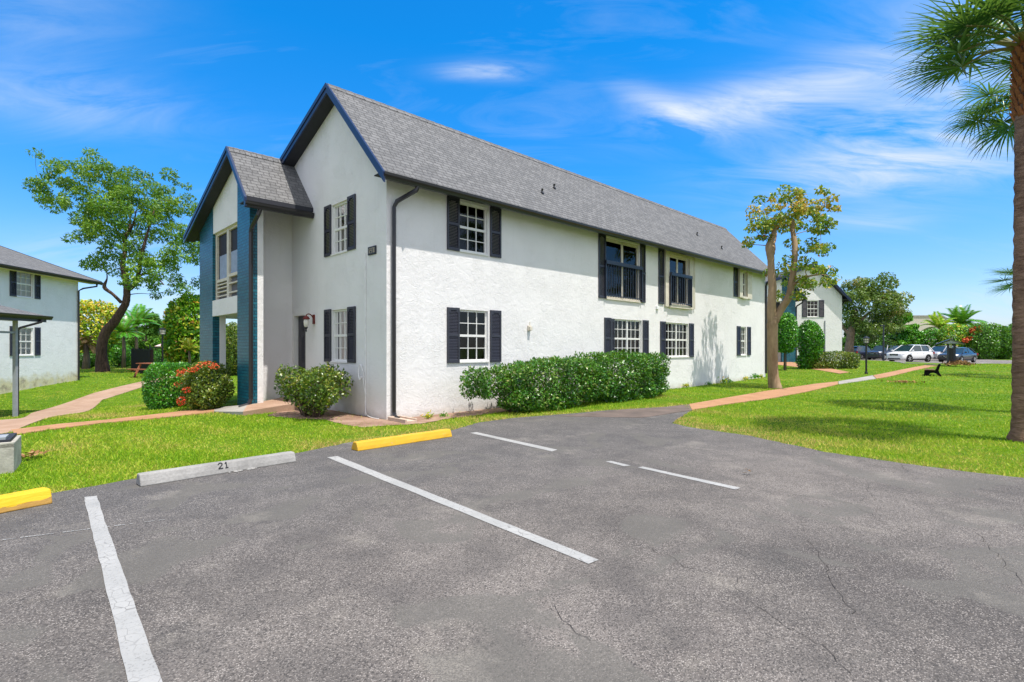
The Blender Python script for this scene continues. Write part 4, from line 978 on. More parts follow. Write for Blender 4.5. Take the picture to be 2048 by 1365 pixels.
make_tree('tall leaning feathery tree with dark bare trunk on the left lawn', base, [(tr, [.42, .31, .285, .285, .27, .23, .205, .19, .17]), (l1, [.20, .15, .12, .10, .07, .04]), (l2, [.15, .135, .125, .11, .08, .05, .03]), (l3, [.09, .07, .05, .03]), (l4, [.09, .07, .05, .04, .025]), (l5, [.11, .09, .12, .04, .025]), (l6, [.08, .06, .04, .025])],
          cl, RNG.uniform(.24, .62, len(cl)), LF['tree'], 28000, 0.25, M['bark_dark'], flat=(1.2, 1.2, .85), wr=0.32, shell=0.15, tint=RNG.uniform(.3, .8, len(cl)))

# pollarded tree in front of the far corner of the block
base = G(1550, 777); d = base.y; base.z -= 0.05
tr = px_skel([(1551, 780), (1547, 755), (1545, 720), (1545, 680), (1545, 650), (1546, 635)], d)
la = px_skel([(1544, 650), (1543, 610), (1545, 575), (1543, 550), (1542, 525), (1540, 506), (1538, 492), (1546, 470), (1551, 450)], d)
lb = px_skel([(1548, 645), (1560, 622), (1572, 595), (1576, 560), (1580, 525), (1584, 490), (1585, 460), (1587, 440)], d, [0, 0, -.2, -.3, -.3, -.2, 0, 0])
lc = px_skel([(1544, 508), (1552, 490), (1553, 470)], d, [0, .2, .5]); le = px_skel([(1575, 575), (1590, 560), (1612, 556)], d, [-.3, -.6, -.9])
lf = px_skel([(1554, 500), (1562, 484), (1572, 472), (1578, 455)], d, [.5, .6, .8, .9])
polys = [([(1503, 408), (1520, 400), (1540, 405), (1550, 386), (1580, 385), (1600, 392), (1626, 386), (1645, 395), (1640, 420), (1668, 412), (1678, 436), (1650, 436), (1640, 450), (1656, 462), (1630, 465), (1612, 480), (1596, 470), (1570, 450), (1548, 468), (1530, 452), (1512, 465), (1496, 452), (1512, 430)], 62),
         ([(1590, 480), (1630, 478), (1648, 490), (1640, 515), (1610, 525), (1590, 510)], 9), ([(1500, 485), (1530, 465), (1545, 480), (1520, 510)], 5), ([(1540, 520), (1600, 505), (1605, 545), (1560, 545)], 9),
         ([(1570, 545), (1610, 545), (1640, 535), (1668, 568), (1650, 580), (1620, 560), (1580, 580)], 13), ([(1568, 580), (1582, 575), (1576, 600)], 2)]
cl = []
for pl_, n in polys: cl += poly_clusters(pl_, int(n * 1.15), d, 1.5, 0.12)
tn = [random.uniform(.38, .88) if c.z > 6.1 else random.uniform(.25, .62) for c in cl]
make_tree('pollarded tan barked tree with thin yellowing crown beside the terracotta path', base, [(tr, [.25, .19, .18, .178, .19, .16]), (la, [.165, .15, .14, .13, .115, .135, .115, .09, .045]), (lb, [.145, .135, .125, .11, .10, .09, .08, .045]), (lc, [.10, .075, .04]), (le, [.05, .04, .02]), (lf, [.07, .05, .035, .02])],
          cl, RNG.uniform(.13, .28, len(cl)), LF['crape'], 5600, 0.145, M['bark_pale'], flat=(1.2, 1.2, .8), wr=0.55, shell=0.2, tint=tn, r_twig=0.02, spread=0.15)

# ------------------------------------------------------------------ fan palms
def fan_leaf(A, hub, fwd, up, rad, nb=34, sweep=2.35, droop=0.55, w=0.05):
    """blades radiating from a hub; appends to lists"""
    fwd = Vector(fwd).normalized(); side = fwd.cross(Vector(up)).normalized(); nrm = side.cross(fwd).normalized()
    for k in range(nb):
        a = (k / (nb - 1) - 0.5) * 2 * sweep + random.uniform(-.04, .04)
        dr = (fwd * math.cos(a) + side * math.sin(a)).normalized(); L = rad * (0.72 + 0.28 * math.cos(a * 0.55)) * random.uniform(.88, 1.08)
        cr = dr.cross(nrm).normalized(); p = Vector(hub) + dr * 0.03; tn = random.random() * 0.7
        pts = []; n = 5; cur = Vector(p); v = (dr + nrm * (0.12 + 0.1 * math.cos(k * PI))).normalized()
        for i in range(n + 1):
            pts.append(Vector(cur)); v = (v + Vector((0, 0, -1)) * droop * (i / n) ** 1.5 * 0.8).normalized(); cur = cur + v * (L / n)
        wd = [w * 0.35, w * 0.9, w, w * 0.7, w * 0.4, 0.004]
        for i in range(n + 1):
            A['v'] += [tuple(pts[i] - cr * wd[i] / 2), tuple(pts[i] - nrm * wd[i] * 0.22), tuple(pts[i] + cr * wd[i] / 2)]; A['t'] += [tn, tn * 0.8, tn]
        b = len(A['v']) - 3 * (n + 1)
        for i in range(n):
            q = b + 3 * i; A['f'] += [(q, q + 1, q + 4, q + 3), (q + 1, q + 2, q + 5, q + 4)]
def tint_mesh(name, A, m, parent):
    me = bpy.data.meshes.new(name); me.from_pydata(A['v'], [], A['f']); me.update()
    at = me.attributes.new('tint', 'FLOAT', 'POINT'); at.data.foreach_set('value', np.array(A['t'], np.float32))
    return mesh_obj(name, me, m, parent)
M['palm_trunk'] = bark_mat('ringed palm bark', (0.10, 0.055, 0.038), (0.32, 0.20, 0.14), 5.0, 0.9, True)
M['boot'] = bark_mat('orange palm boots', (0.16, 0.055, 0.020), (0.40, 0.17, 0.07), 9.0, 0.9)
M['petiole'] = plain('palm stalk', (0.17, 0.17, 0.035), 0.5, 0.4)
def palm(label, base, top, r0, r1, fronds, boot_from, group='fan palms on the right lawn', bend=0.0, dr_=(.10, .34)):
    root = empty('palm_tree', base, label=label, cat='palm tree', group=group)
    hgt = top - base; mb = MB(); n = 60; pts = []; rad = []
    for k in range(n + 1):
        t = k / n; p = hgt * t; p += Vector((math.sin(t * PI) * bend, 0, 0)); pts.append(p)
        rr = r0 + (r1 - r0) * min(1, t * 1.6); rr *= 1 + 0.9 * max(0, 0.05 - t) / 0.05 * 0.35; rad.append(rr * (1.0 + (0.025 if k % 2 else -0.02)))
    mb.tube(pts, rad, 20, wob=0.035); mb.build('trunk', M['palm_trunk'], root, smooth=True, recalc=False)
    mb = MB(); z = boot_from; a = 0.0
    while z < hgt.z + 0.05:
        t = min(1, z / hgt.z); c = hgt * t + Vector((math.sin(t * PI) * bend, 0, 0)); rr = r1 * 0.96
        o = Vector((math.cos(a), math.sin(a), 0)); s = Vector((-o.y, o.x, 0)); f = random.uniform(.8, 1.2)
        w = 0.05 * f; p = c + o * (rr - 0.03)
        tip = c + o * (rr + 0.045 * f) + Vector((0, 0, 0.11 * f))
        mb.add([p - s * w - Vector((0, 0, .06)), p + s * w - Vector((0, 0, .06)), tip + s * w * .45, tip - s * w * .45, p - s * w * .6 + o * 0.055, p + s * w * .6 + o * 0.055, tip + o * .02 + s * w * .4, tip + o * .02 - s * w * .4],
               [(0, 1, 2, 3), (4, 5, 6, 7), (0, 1, 5, 4), (3, 2, 6, 7), (0, 4, 7, 3), (1, 5, 6, 2)])
        a += 2.399; z += 0.0085
    mb.build('boots', M['boot'], root)
    A = {'v': [], 'f': [], 't': []}; st = MB()
    for (az, el, L, rad_) in fronds:
        dr = Vector((math.cos(az) * math.cos(el), math.sin(az) * math.cos(el), math.sin(el)))
        p0 = hgt + Vector((math.cos(az), math.sin(az), 0)) * r1 * 0.6; p1 = p0 + dr * L * 0.5 + Vector((0, 0, 0.05)); p2 = p0 + dr * L + Vector((0, 0, -0.12 * L))
        sp = smooth_path([p0, p1, p2], 4); st.tube(sp, lerp_list([0.03, 0.02, 0.013], len(sp)), 6)
        fw = (p2 - p1).normalized(); up = Vector((0, 0, 1)) if abs(fw.z) < 0.95 else Vector((math.cos(az + PI), math.sin(az + PI), 0))
        fan_leaf(A, p2, fw, up, rad_, nb=random.randint(30, 38), droop=random.uniform(*dr_), w=.042)
    st.build('stalks', M['petiole'], root, smooth=True, recalc=False); tint_mesh('fronds', A, LF['palm'], root)
    return root
b1 = G(2057, 884); b1.z -= 0.05
fr = [(PI * 1.0, 0.02, 1.05, 0.95), (PI * 1.13, 0.42, 0.95, 0.95), (PI * 0.88, 0.50, 1.0, 0.95), (PI * 1.02, 0.80, 0.8, 0.95), (PI * 1.32, 0.25, 0.85, .9), (PI * 0.72, 0.2, 0.9, .9), (PI * 1.45, 0.6, .9, .9), (PI * 1.2, .02, .7, .85), (PI * .85, -.05, .75, .85),
      (PI * .55, .4, .9, .9), (PI * .3, .3, .9, .9), (PI * .05, .2, .95, .9), (PI * 1.75, .2, .9, .9), (PI * .1, .8, .8, .9), (PI * 1.6, .9, .8, .9), (PI * .5, 1.1, .7, .9), (PI * 1.15, 1.15, .75, .9), (PI * 1.05, .30, 1.15, 1.0), (PI * .8, .75, .95, 1.0), (PI * 1.4, .1, .9, .95), (PI * .65, .6, .95, .95), (PI * .2, .5, .95, .95), (PI * 1.85, .5, .95, .95)]
palm('tall fan palm in the foreground lawn with orange boots below its crown', b1, W(2061, 92, b1.y), 0.205, 0.185, fr, 5.25)
b2 = Vector((11.95, 12.1, 0.0)); b2.z = float(gz(b2.x, b2.y))
fr2 = [(PI * (0.97 + 0.27 * k * (1 if k % 2 else -1) * .5), e, L, .85) for k, (e, L) in enumerate([(.25, .5), (-.55, .85), (.15, .9), (.5, .8), (-.15, .7), (.7, .8), (.2, .9), (-.1, .9), (.6, .8), (.1, .9)])]
fr2 += [(PI * k / 5 - .5, .2 + .25 * (k % 3), .85, .9) for k in range(10)]
fr2 = [(a, e, L, r + .05) for a, e, L, r in fr2]
palm('second fan palm standing just behind the foreground palm trunk', b2, W(2066, 215, 12.1), 0.19, 0.17, fr2, 5.4, dr_=(.8, 1.2))
b3 = Vector((24.6, 24.0, 0.0)); b3.z = float(gz(b3.x, b3.y))
palm('shorter fan palm farther back, only its leaf tips showing left of the trunk', b3, W(2088, 560, 24.0), 0.2, 0.17, [(PI * (1.0 + .14 * k), .25 * (k % 3) - .05, 1.25, .95) for k in range(-4, 5)] + [(PI * k / 3, .5, 1.0, .9) for k in range(6)], 2.8)

# ------------------------------------------------------------------ shrubs and hedges
def shell_points(n, fn_inside, lo, hi, skin):
    """points biased to the outside of a solid given by a signed field (positive inside)"""
    out = []; k = 0
    while k < n:
        P = RNG.uniform(lo, hi, (n * 4, 3)); f = fn_inside(P)
        keep = (f > 0) & ((f < skin) | (RNG.random(len(P)) < 0.15)); P = P[keep]; out.append(P); k += len(P)
    return np.concatenate(out)[:n]
def grad(fn, P, e=0.02):
    g = np.stack([fn(P + np.eye(3)[i] * e) - fn(P - np.eye(3)[i] * e) for i in range(3)], -1); return -unit(g)
def lump_noise(P, s, seed):
    r = np.random.default_rng(seed); o = np.zeros(len(P))
    for _ in range(7):
        k = r.normal(size=3) * s; o += np.sin(P @ k + r.uniform(0, 6.28))
    return o / 7 * 1.6
def shrub(label, base, rz, fn, lo, hi, n, L, leaf, skin=0.16, group=None, cat='shrub', name='shrub', stems=10, stem_r=0.012, wr=0.5, flowers=None, tint_fn=None, up=0.5, spread=0.25, stem_h=0.6, core=True):
    root = empty(name, base, rz, label=label, cat=cat, group=group)
    P = shell_points(n, fn, np.array(lo), np.array(hi), skin); nr = grad(fn, P)
    D = unit(nr * 0.7 + rand_dirs(len(P)) * 0.9 + np.array([0, 0, 0.15])); Nn = unit(nr * 0.6 + rand_dirs(len(P)) * 0.7 + np.array([0, 0, up]))
    t = np.clip(0.42 + 0.22 * lump_noise(P, 5.0, n) + RNG.normal(0, spread, len(P)), 0, 1)
    if tint_fn is not None: t = np.clip(tint_fn(P, t), 0, 1)
    Ls = L * RNG.uniform(.6, 1.25, len(P))
    leaves('foliage', P, D, Nn, Ls, Ls * wr, leaf, root, t)
    mb = MB(); c = (np.array(lo) + np.array(hi)) / 2
    for _ in range(stems):
        ok = False
        for _try in range(60):
            q = RNG.uniform(lo, hi)
            if fn(q[None])[0] > skin * 0.7 and q[2] > lo[2] + (hi[2] - lo[2]) * 0.4: ok = True; break
        if not ok: continue
        b = Vector((c[0] + (q[0] - c[0]) * 0.55 + random.uniform(-.1, .1), c[1] + (q[1] - c[1]) * 0.5, -0.05)); q = Vector(q)
        m = b.lerp(q, .5) + Vector((random.uniform(-.06, .06), random.uniform(-.06, .06), .05))
        sp = smooth_path([b, m, q], 4); mb.tube(sp, lerp_list([stem_r * 1.6, stem_r, stem_r * .4], len(sp)), 5)
    if stems: mb.build('stems', M['twig'], root, smooth=True, recalc=False)
    if flowers:
        lf, spots, rad, nf, fl = flowers
        for sp_i in spots: crown_leaves('flower_head', max(12, nf // len(spots)), np.array([sp_i]), np.array([rad]), fl, lf, root, None, 0, .7, (1, 1, .8), .6, .3)
    return root
def ell(cx, cy, cz, rx, ry, rz_, seed=0, amp=0.1, s=4.0, pw=2.0):
    def f(P):
        q = np.abs((P - np.array([cx, cy, cz])) / np.array([rx, ry, rz_])); r = (q ** pw).sum(1) ** (1 / pw)
        return (1 - r) * min(rx, ry, rz_) + amp * lump_noise(P, s, seed)
    return f
def union(*fs): return lambda P: np.max(np.stack([f(P) for f in fs]), 0)

# big hedge along the facade: two shrubs grown together
def fpt(s, t): p = LW(s, t); p.z = float(gz(p.x, p.y)); return p
f = union(ell(.2, 0, .62, 1.75, .60, .62, 3, .09, 4.5, 4.2), ell(-1.9, .12, .72, .75, .42, .34, 4, .14, 6, 2.2))
shrub('broad leafy hedge shrub with pale speckled leaves under the first ground floor window', fpt(4.0, -.92), ANG, f, (-2.9, -.95, .02), (2.3, .8, 1.5), 21000, .082, LF['hedge'], .22, group='hedge along the long facade', stems=26, up=.7)
f = union(ell(0, 0, .67, 1.75, .60, .68, 8, .10, 4.5, 4.0), ell(1.7, .0, .50, .6, .45, .42, 9, .12, 5))
shrub('rounded brighter green hedge shrub below the paired ground floor windows', fpt(7.35, -.88), ANG, f, (-2.2, -.9, .02), (2.5, .85, 1.6), 19000, .086, LF['hedge'], .20, group='hedge along the long facade', stems=24, up=.7, tint_fn=lambda P, t: t * .85)
# snake plants and weeds
SP = empty('snake_plant', fpt(9.75, -.45), ANG, label='clump of tall narrow snake plant leaves at the right end of the big hedge', cat='plant')
A = {'v': [], 'f': [], 't': []}
for k in range(11):
    x, y = random.uniform(-.55, .75), random.uniform(-.15, .2); h = random.uniform(.6, 1.15); le = random.uniform(-.12, .12); a = random.uniform(0, PI); w = .045
    b = len(A['v'])
    for i, (t, ww) in enumerate([(0, .7), (.35, 1.), (.75, .85), (1, .05)]):
        c = Vector((x + le * t * t * 1.4, y, h * t)); s = Vector((math.cos(a), math.sin(a), 0)) * w * ww * .5; A['v'] += [tuple(c - s), tuple(c + s)]; A['t'] += [.25 + .2 * (k % 3), .3 + .2 * (k % 3)]
    for i in range(3): A['f'].append((b + 2 * i, b + 2 * i + 1, b + 2 * i + 3, b + 2 * i + 2))
tint_mesh('blades', A, LF['far'], SP)
# shrub by the door
f = union(ell(-.05, 0, .72, .90, .55, .36, 12, .13, 6, 3.2), ell(.0, 0, .42, .5, .4, .34, 13, .10, 6), ell(.62, -.1, .50, .30, .28, .26, 14, .10, 6), ell(.50, 0, .98, .42, .3, .14, 15, .06, 6))
bp = G(632, 834); bp.z = float(gz(bp.x, bp.y))
shrub('loose leggy bush with bronze tipped olive leaves in front of the charcoal door', bp, ANG - PI / 2, f, (-1.1, -.8, .05), (1.2, .8, 1.3), 5200, .085, LF['olive'], .24, stems=30, stem_r=.013, wr=.5, tint_fn=lambda P, t: t * .82 + .35 * np.clip((P[:, 2] - .95) * 3, 0, 1) * (P[:, 0] > .1) * RNG.random(len(P)))
# ixora with red blooms and the clipped hedge behind it
bp = fpt(-1.93, 5.62); rad_ang = ANG
spots = [(.25, -.42, 1.03), (.42, -.38, 1.06), (.30, -.2, 1.16), (.62, -.1, 1.18), (.70, 0, 1.12), (-.35, -.55, .92), (-.3, -.5, 1.0), (-.45, -.55, .65), (-.5, -.4, .72), (.2, -.62, .30), (.1, -.6, .22), (-.65, -.35, .95), (.42, -.55, .55)]
f = union(ell(0, 0, .60, .80, .52, .60, 21, .10, 5, 2.5), ell(-.35, .0, .78, .5, .44, .42, 22, .08, 5))
shrub('ixora shrub dotted with red blooms at the foot of the teal piers', bp, rad_ang - PI / 2, f, (-1.0, -.85, .03), (1.05, .85, 1.25), 9000, .075, LF['ixora'], .18, stems=22, flowers=(LF['red'], spots, .10, 700, .05))
bp = fpt(-2.35, 7.65)
f = ell(0, 0, .62, .66, .62, .68, 31, .05, 5, 4.0)
shrub('square clipped dark green hedge left of the red blooming shrub', bp, rad_ang - PI / 2, f, (-.95, -.9, .02), (.95, .9, 1.4), 9000, .07, LF['clipped'], .14, stems=14)
# topiaries and low hedge before the sister block
bp = G(1569, 741)
root = empty('topiary_tree', bp, label='lollipop clipped topiary on a thin stem behind the pollarded tree', cat='topiary')
k = bp.y / F; f = ell(0, 0, 75 * k, 24 * k, 24 * k, 43 * k, 41, .05, 3, 2.3)
P = shell_points(5200, f, np.array((-1.1, -1.1, .5)), np.array((1.1, 1.1, 4.4)), .22); nr = grad(f, P)
leaves('crown', P, nr * .6 + rand_dirs(len(P)), nr + rand_dirs(len(P)) * .6 + np.array([0, 0, .5]), .13, .07, LF['clipped'], root)
mb = MB(); mb.tube([(0, 0, -.1), (.01, 0, .8), (0, 0, 2.2)], [.06, .045, .04], 8); mb.tube([(.12, .05, -.1), (.12, .05, 1.3)], .025, 6); mb.build('trunk', M['twig'], root)
bp = G(1620, 738); k = bp.y / F
f = union(ell(0, 0, 50 * k, 23.5 * k, 23 * k, 46 * k, 43, .06, 3, 2.4), ell(-.25, 0, .5, .5, .5, .6, 44, .05, 3))
shrub('tall bullet shaped clipped topiary against the white gable', bp, 0, f, (-1.2, -1.1, .02), (1.2, 1.1, 4.0), 7500, .13, LF['clipped'], .22, cat='topiary', name='topiary_tree', stems=6)
bp = (G(1606, 738) + G(1716, 737)) / 2; bp.z = float(gz(bp.x, bp.y)); k = bp.y / F
f = ell(0, 0, .46, 57 * k, .55, .52, 51, .05, 3, 5.0)
shrub('long low boxed hedge with bare twiggy patches in front of the sister block', bp, 0, f, (-2.3, -.7, .02), (2.3, .7, 1.1), 7500, .10, LF['ixora'], .18, cat='hedge', name='hedge', stems=30, stem_r=.018)

# tree by the car park and trees behind
d = 58.0; base = G(1698, 712); base = Vector(((1698 - CX) / F * d, d, float(gz((1698 - CX) / F * d, d)) - .1))
poly = [(1688, 600), (1700, 575), (1725, 562), (1750, 558), (1770, 566), (1790, 580), (1800, 600), (1798, 625), (1802, 650), (1780, 668), (1765, 690), (1740, 680), (1715, 660), (1700, 650), (1690, 630)]
cl = poly_clusters(poly, 120, d, 3.0, .3)
make_tree('spreading olive tree with tan trunk beside the parked dark cars', base, [(px_skel([(1698, 712), (1699, 690), (1702, 665), (1706, 645), (1712, 620)], d), [.55, .42, .38, .3, .18]), (px_skel([(1703, 660), (1722, 635), (1745, 615)], d, [0, -.5, -1]), [.25, .16, .08]), (px_skel([(1700, 672), (1690, 650), (1692, 625)], d, [0, .5, 1]), [.22, .14, .07])],
          cl, RNG.uniform(.5, .95, len(cl)), LF['olive_tall'], 15000, .30, M['bark_grey'], tint=[random.uniform(.18, .45) if random.random() < .88 else random.uniform(.55, .8) for _ in cl], wr=.5, spread=.12)
def bg_tree(label, px, py_top, hw_px, base_py_h, d, leaf, n, L, bark='bark_grey', group='trees behind the car park', k=26, low=0.25, cat='tree'):
    """broad tree: crown spans hw_px either side of px and up to py_top at distance d"""
    x = (px - CX) / F * d; base = Vector((x, d, float(gz(x, d)) - .1)); ztop = W(px, py_top, d).z; hw = hw_px / F * d
    cl = []
    for _ in range(k):
        a = random.uniform(0, 2 * PI); r = math.sqrt(random.random()); z = random.uniform(low, 1)
        rr = hw * .85 * math.sqrt(max(.15, 1 - ((z - .55) / .5) ** 2)); cl.append(Vector((x + math.cos(a) * r * rr, d + math.sin(a) * r * rr * .8, base.z + (ztop - base.z) * (z * .9 + .02))))
    cl = [c for c in cl]
    rad = RNG.uniform(.20, .34, len(cl)) * hw
    tr = [base, Vector((x + .1, d, base.z + (ztop - base.z) * .25)), Vector((x - .1, d, base.z + (ztop - base.z) * .6))]
    return make_tree(label, base, [(tr, [hw * .09, hw * .07, hw * .03])], cl, rad, leaf, n, L, M[bark], group=group, shell=.45, cat=cat, r_twig=hw * .03)
bg_tree('dense bright green tree left of the beige flat roofed building', 1812, 622, 28, 0, 74.0, LF['clipped'], 5200, .42)
bg_tree('dark tree whose low crown shades the parked pickup', 1776, 640, 34, 0, 78.0, LF['dark'], 5200, .42)
bg_tree('dark tree partly hidden by the white gable', 1715, 630, 30, 0, 82.0, LF['dark'], 4200, .45)
bg_tree('far dark green tree above the hedge near the palm trunk', 1975, 646, 40, 0, 105.0, LF['dark'], 4500, .5, low=.3)
bg_tree('far green tree behind the foreground palm trunk', 2050, 640, 36, 0, 110.0, LF['far'], 4000, .5, low=.3)
# hedge of big shrubs behind the cars
def big_shrub(label, px, py_top, hw_px, d, leaf, n, L, seed, flowers=None, group='tall hedge of shrubs behind the parked cars', tint_fn=None, cat='shrub'):
    x = (px - CX) / F * d; b = Vector((x, d, float(gz(x, d)))); h = W(px, py_top, d).z - b.z; hw = hw_px / F * d
    f = union(ell(0, 0, h * .52, hw, hw * .8, h * .5, seed, .22, 1.3, 2.6), ell(hw * .3, -.3, h * .66, hw * .5, hw * .5, h * .34, seed + 1, .15, 1.6))
    return shrub(label, b, 0, f, (-hw * 1.25, -hw * 1.1, .02), (hw * 1.25, hw * 1.1, h * 1.12), n, L, leaf, .5, group=group, stems=8, stem_r=.05, flowers=flowers, tint_fn=tint_fn, cat=cat)
big_shrub('dark hedge shrub behind the dark parked cars', 1730, 678, 28, 74, LF['dark'], 3600, .34, 61)
big_shrub('dark hedge shrub behind the white car bonnet', 1775, 674, 27, 75, LF['dark'], 3600, .34, 63)
big_shrub('leafy hedge shrub behind the white car roof', 1822, 664, 28, 74, LF['clipped'], 3800, .34, 65)
big_shrub('rounded hedge shrub left of the information kiosk roof', 1862, 660, 26, 73, LF['clipped'], 3600, .34, 67)
hw = 30 / F * 71
big_shrub('hedge shrub bearing scarlet flower clusters above the kiosk', 1908, 650, 31, 71, LF['grape_green'], 4400, .34, 69,
          flowers=(LF['red'], [(1.0, -1.7, 3.9), (1.5, -1.7, 4.1), (1.9, -1.6, 3.8), (.9, -1.8, 3.6), (2.1, -1.4, 4.2), (-.2, -2.0, 2.6), (.3, -2.0, 2.8), (-.1, -1.9, 2.5)], .34, 380, .26))
big_shrub('large glossy hedge shrub right of the kiosk', 1956, 652, 33, 70, LF['dark'], 4800, .32, 71, tint_fn=lambda P, t: t + .15)
big_shrub('hedge shrub at the right end beside the palm trunk', 2003, 658, 27, 71, LF['dark'], 3600, .32, 73, tint_fn=lambda P, t: t + .12)
big_shrub('hedge shrub mostly hidden by the foreground palm', 2052, 662, 26, 72, LF['dark'], 3200, .34, 75)
# feathery palm above the hedge
def feather_palm(label, px, py_crown, d, fl, n, leaf, r=.14, name='palm_tree', group=None, trunk_mat='bark_grey', base_py=None, droop=1.0, blade=.07):
    x = (px - CX) / F * d; b = Vector((x, d, float(gz(x, d)))); top = Vector((0, 0, W(px, py_crown, d).z - b.z)); root = empty(name, b, label=label, cat='palm tree', group=group)
    mb = MB(); mb.tube([(0, 0, -.1), top * .5 + Vector((.05, 0, 0)), top], [r * 1.3, r, r * .8], 8); mb.build('trunk', M[trunk_mat], root, smooth=True)
    C, D, Nn, T, Ls = [], [], [], [], []; st = MB()
    for k in range(n):
        az = 2.399 * k + random.uniform(-.2, .2); el = random.uniform(.45, 1.45); v = Vector((math.cos(az) * math.cos(el), math.sin(az) * math.cos(el), math.sin(el))); p = Vector(top); pts = [Vector(p)]
        for i in range(9):
            v = (v + Vector((0, 0, -.16 * droop))).normalized(); p = p + v * fl / 9; pts.append(Vector(p))
            sd = v.cross(Vector((0, 0, 1))).normalized(); m = fl * .30 * math.sin(PI * (i + 1.5) / 11.5)
            for j in range(3):
                q = pts[-2].lerp(p, (j + .5) / 3)
                for sg in (-1, 1):
                    dd = (sd * sg + v * .55 + Vector((0, 0, -.35))).normalized(); C.append(q + dd * m / 2); D.append(dd); Nn.append(v.cross(dd) if sg > 0 else dd.cross(v)); Ls.append(m); T.append(random.uniform(.3, .85))
        st.tube(pts, lerp_list([.03, .008], len(pts)), 4)
    st.build('stalks', M['petiole'], root, recalc=False)
    leaves('fronds', np.array([tuple(c) for c in C]), np.array([tuple(c) for c in D]), np.array([tuple(c) for c in Nn]), np.array(Ls), blade, leaf, root, np.array(T), fold=.1)
    return root
feather_palm('feathery palm rising above the scarlet flowered hedge', 1922, 650, 80, 3.3, 30, LF['clipped'], blade=.12)
feather_palm('lower feathery palm in front of the beige building', 1878, 656, 79, 2.6, 18, LF['grape_green'], blade=.14)

# left background
def gs(label, px, py_top, hw, d, leaf, n, L, seed, cat='shrub', **k): return big_shrub(label, px, py_top, hw, d, leaf, n, L, seed, group='shrubs at the back of the left lawn', cat=cat, **k)
gs('large sea grape with yellow and orange leaves behind the leaning trunk', 186, 606, 46, 43, LF['grape'], 6500, .30, 81, tint_fn=lambda P, t: t + .22 * np.clip((P[:, 2] - 2.2) / 2.2, -1, 1))
gs('big round sea grape with broad green leaves beside the teal pier', 376, 594, 48, 36, LF['grape_green'], 7000, .30, 83, tint_fn=lambda P, t: t + .05)
gs('low green shrub at the foot of the orange sea grape', 170, 708, 26, 40, LF['dark'], 2600, .16, 85)
gs('small green shrub right of the leaning trunk', 242, 690, 18, 42, LF['clipped'], 1800, .18, 86)
gs('green hedge shrub behind the dark railing', 322, 698, 30, 41, LF['clipped'], 2600, .16, 87)
gs('green hedge shrub behind the railing near the teal pier', 385, 700, 28, 40, LF['ixora'], 2600, .16, 88)
gs('yellow green shrub seen through the porch opening', 462, 642, 36, 30, LF['ixora'], 7000, .13, 89)
bg_tree('far hazy green tree behind the lamp post', 292, 626, 40, 0, 85, LF['far'], 5200, .5, group='trees beyond the left lawn', low=.15)
bg_tree('far green tree left of the lamp post', 232, 640, 34, 0, 80, LF['far'], 4200, .5, group='trees beyond the left lawn', low=.15)
bg_tree('far green tree behind the round sea grape', 350, 634, 34, 0, 78, LF['dark'], 4200, .5, group='trees beyond the left lawn', low=.15)
feather_palm('small palm with pale trunk right of the leaning tree', 247, 668, 40, 1.5, 18, LF['clipped'], .12, group='small palms on the left lawn', blade=.07)
feather_palm('bushy palm behind the dark railing fence', 272, 652, 44, 2.0, 20, LF['clipped'], .12, group='small palms on the left lawn', blade=.09)
feather_palm('dry stubby palm left of the leaning trunk', 172, 690, 38, 1.1, 14, LF['dry'], .2, group='small palms on the left lawn', blade=.07, droop=1.9)
feather_palm('orange tinted low palm beside the teal pier', 378, 702, 34, .9, 14, LF['crape'], .08, group='small palms on the left lawn', blade=.05)
# distant wood all along the horizon
n = 46000; az = RNG.uniform(-1.05, 1.05, n); rr = RNG.uniform(125, 150, n); hh = 4.3 + 1.3 * np.sin(az * 9) + .9 * np.sin(az * 23 + 1) + .6 * np.sin(az * 51)
P = np.stack([np.sin(az) * rr, np.cos(az) * rr, RNG.random(n) ** .7 * hh], -1)
tag(leaves('distant_wood', P, rand_dirs(n), rand_dirs(n) + np.array([0, -.4, .6]), RNG.uniform(.5, 1.2, n), .6, LF['far'], None, np.clip(.45 + .25 * np.sin(az * 31) + RNG.normal(0, .2, n), 0, 1)), kind='stuff', label='distant band of green trees along the horizon', cat='trees')

# small weeds at the foot of the facade
for i, (s_, sc) in enumerate(((12.6, .22), (14.3, .16), (15.6, .26), (16.3, .18), (17.9, .22), (18.8, .30), (19.7, .20), (1.3, .12), (.9, .16))):
    b = fpt(s_, -.12 - .05 * (i % 3)) if i < 7 else fpt(s_ - .2, -.5); n = 60
    o = empty('weed', b, 0, label='small weed sprouting at the foot of the long white wall' if i < 7 else 'small weed in the bare soil by the corner downspout', cat='weed', group='weeds along the wall foot' if i < 7 else 'weeds by the corner')
    C = RNG.normal(0, 1, (n, 3)) * np.array([.35, .25, .3]) * sc; C[:, 2] = np.abs(C[:, 2]) + sc * .25
    leaves('foliage', C, rand_dirs(n) + np.array([0, 0, .6]), rand_dirs(n) + np.array([0, 0, .5]), sc * .5, sc * .18, LF['clipped'] if i % 2 else LF['grape'], o)
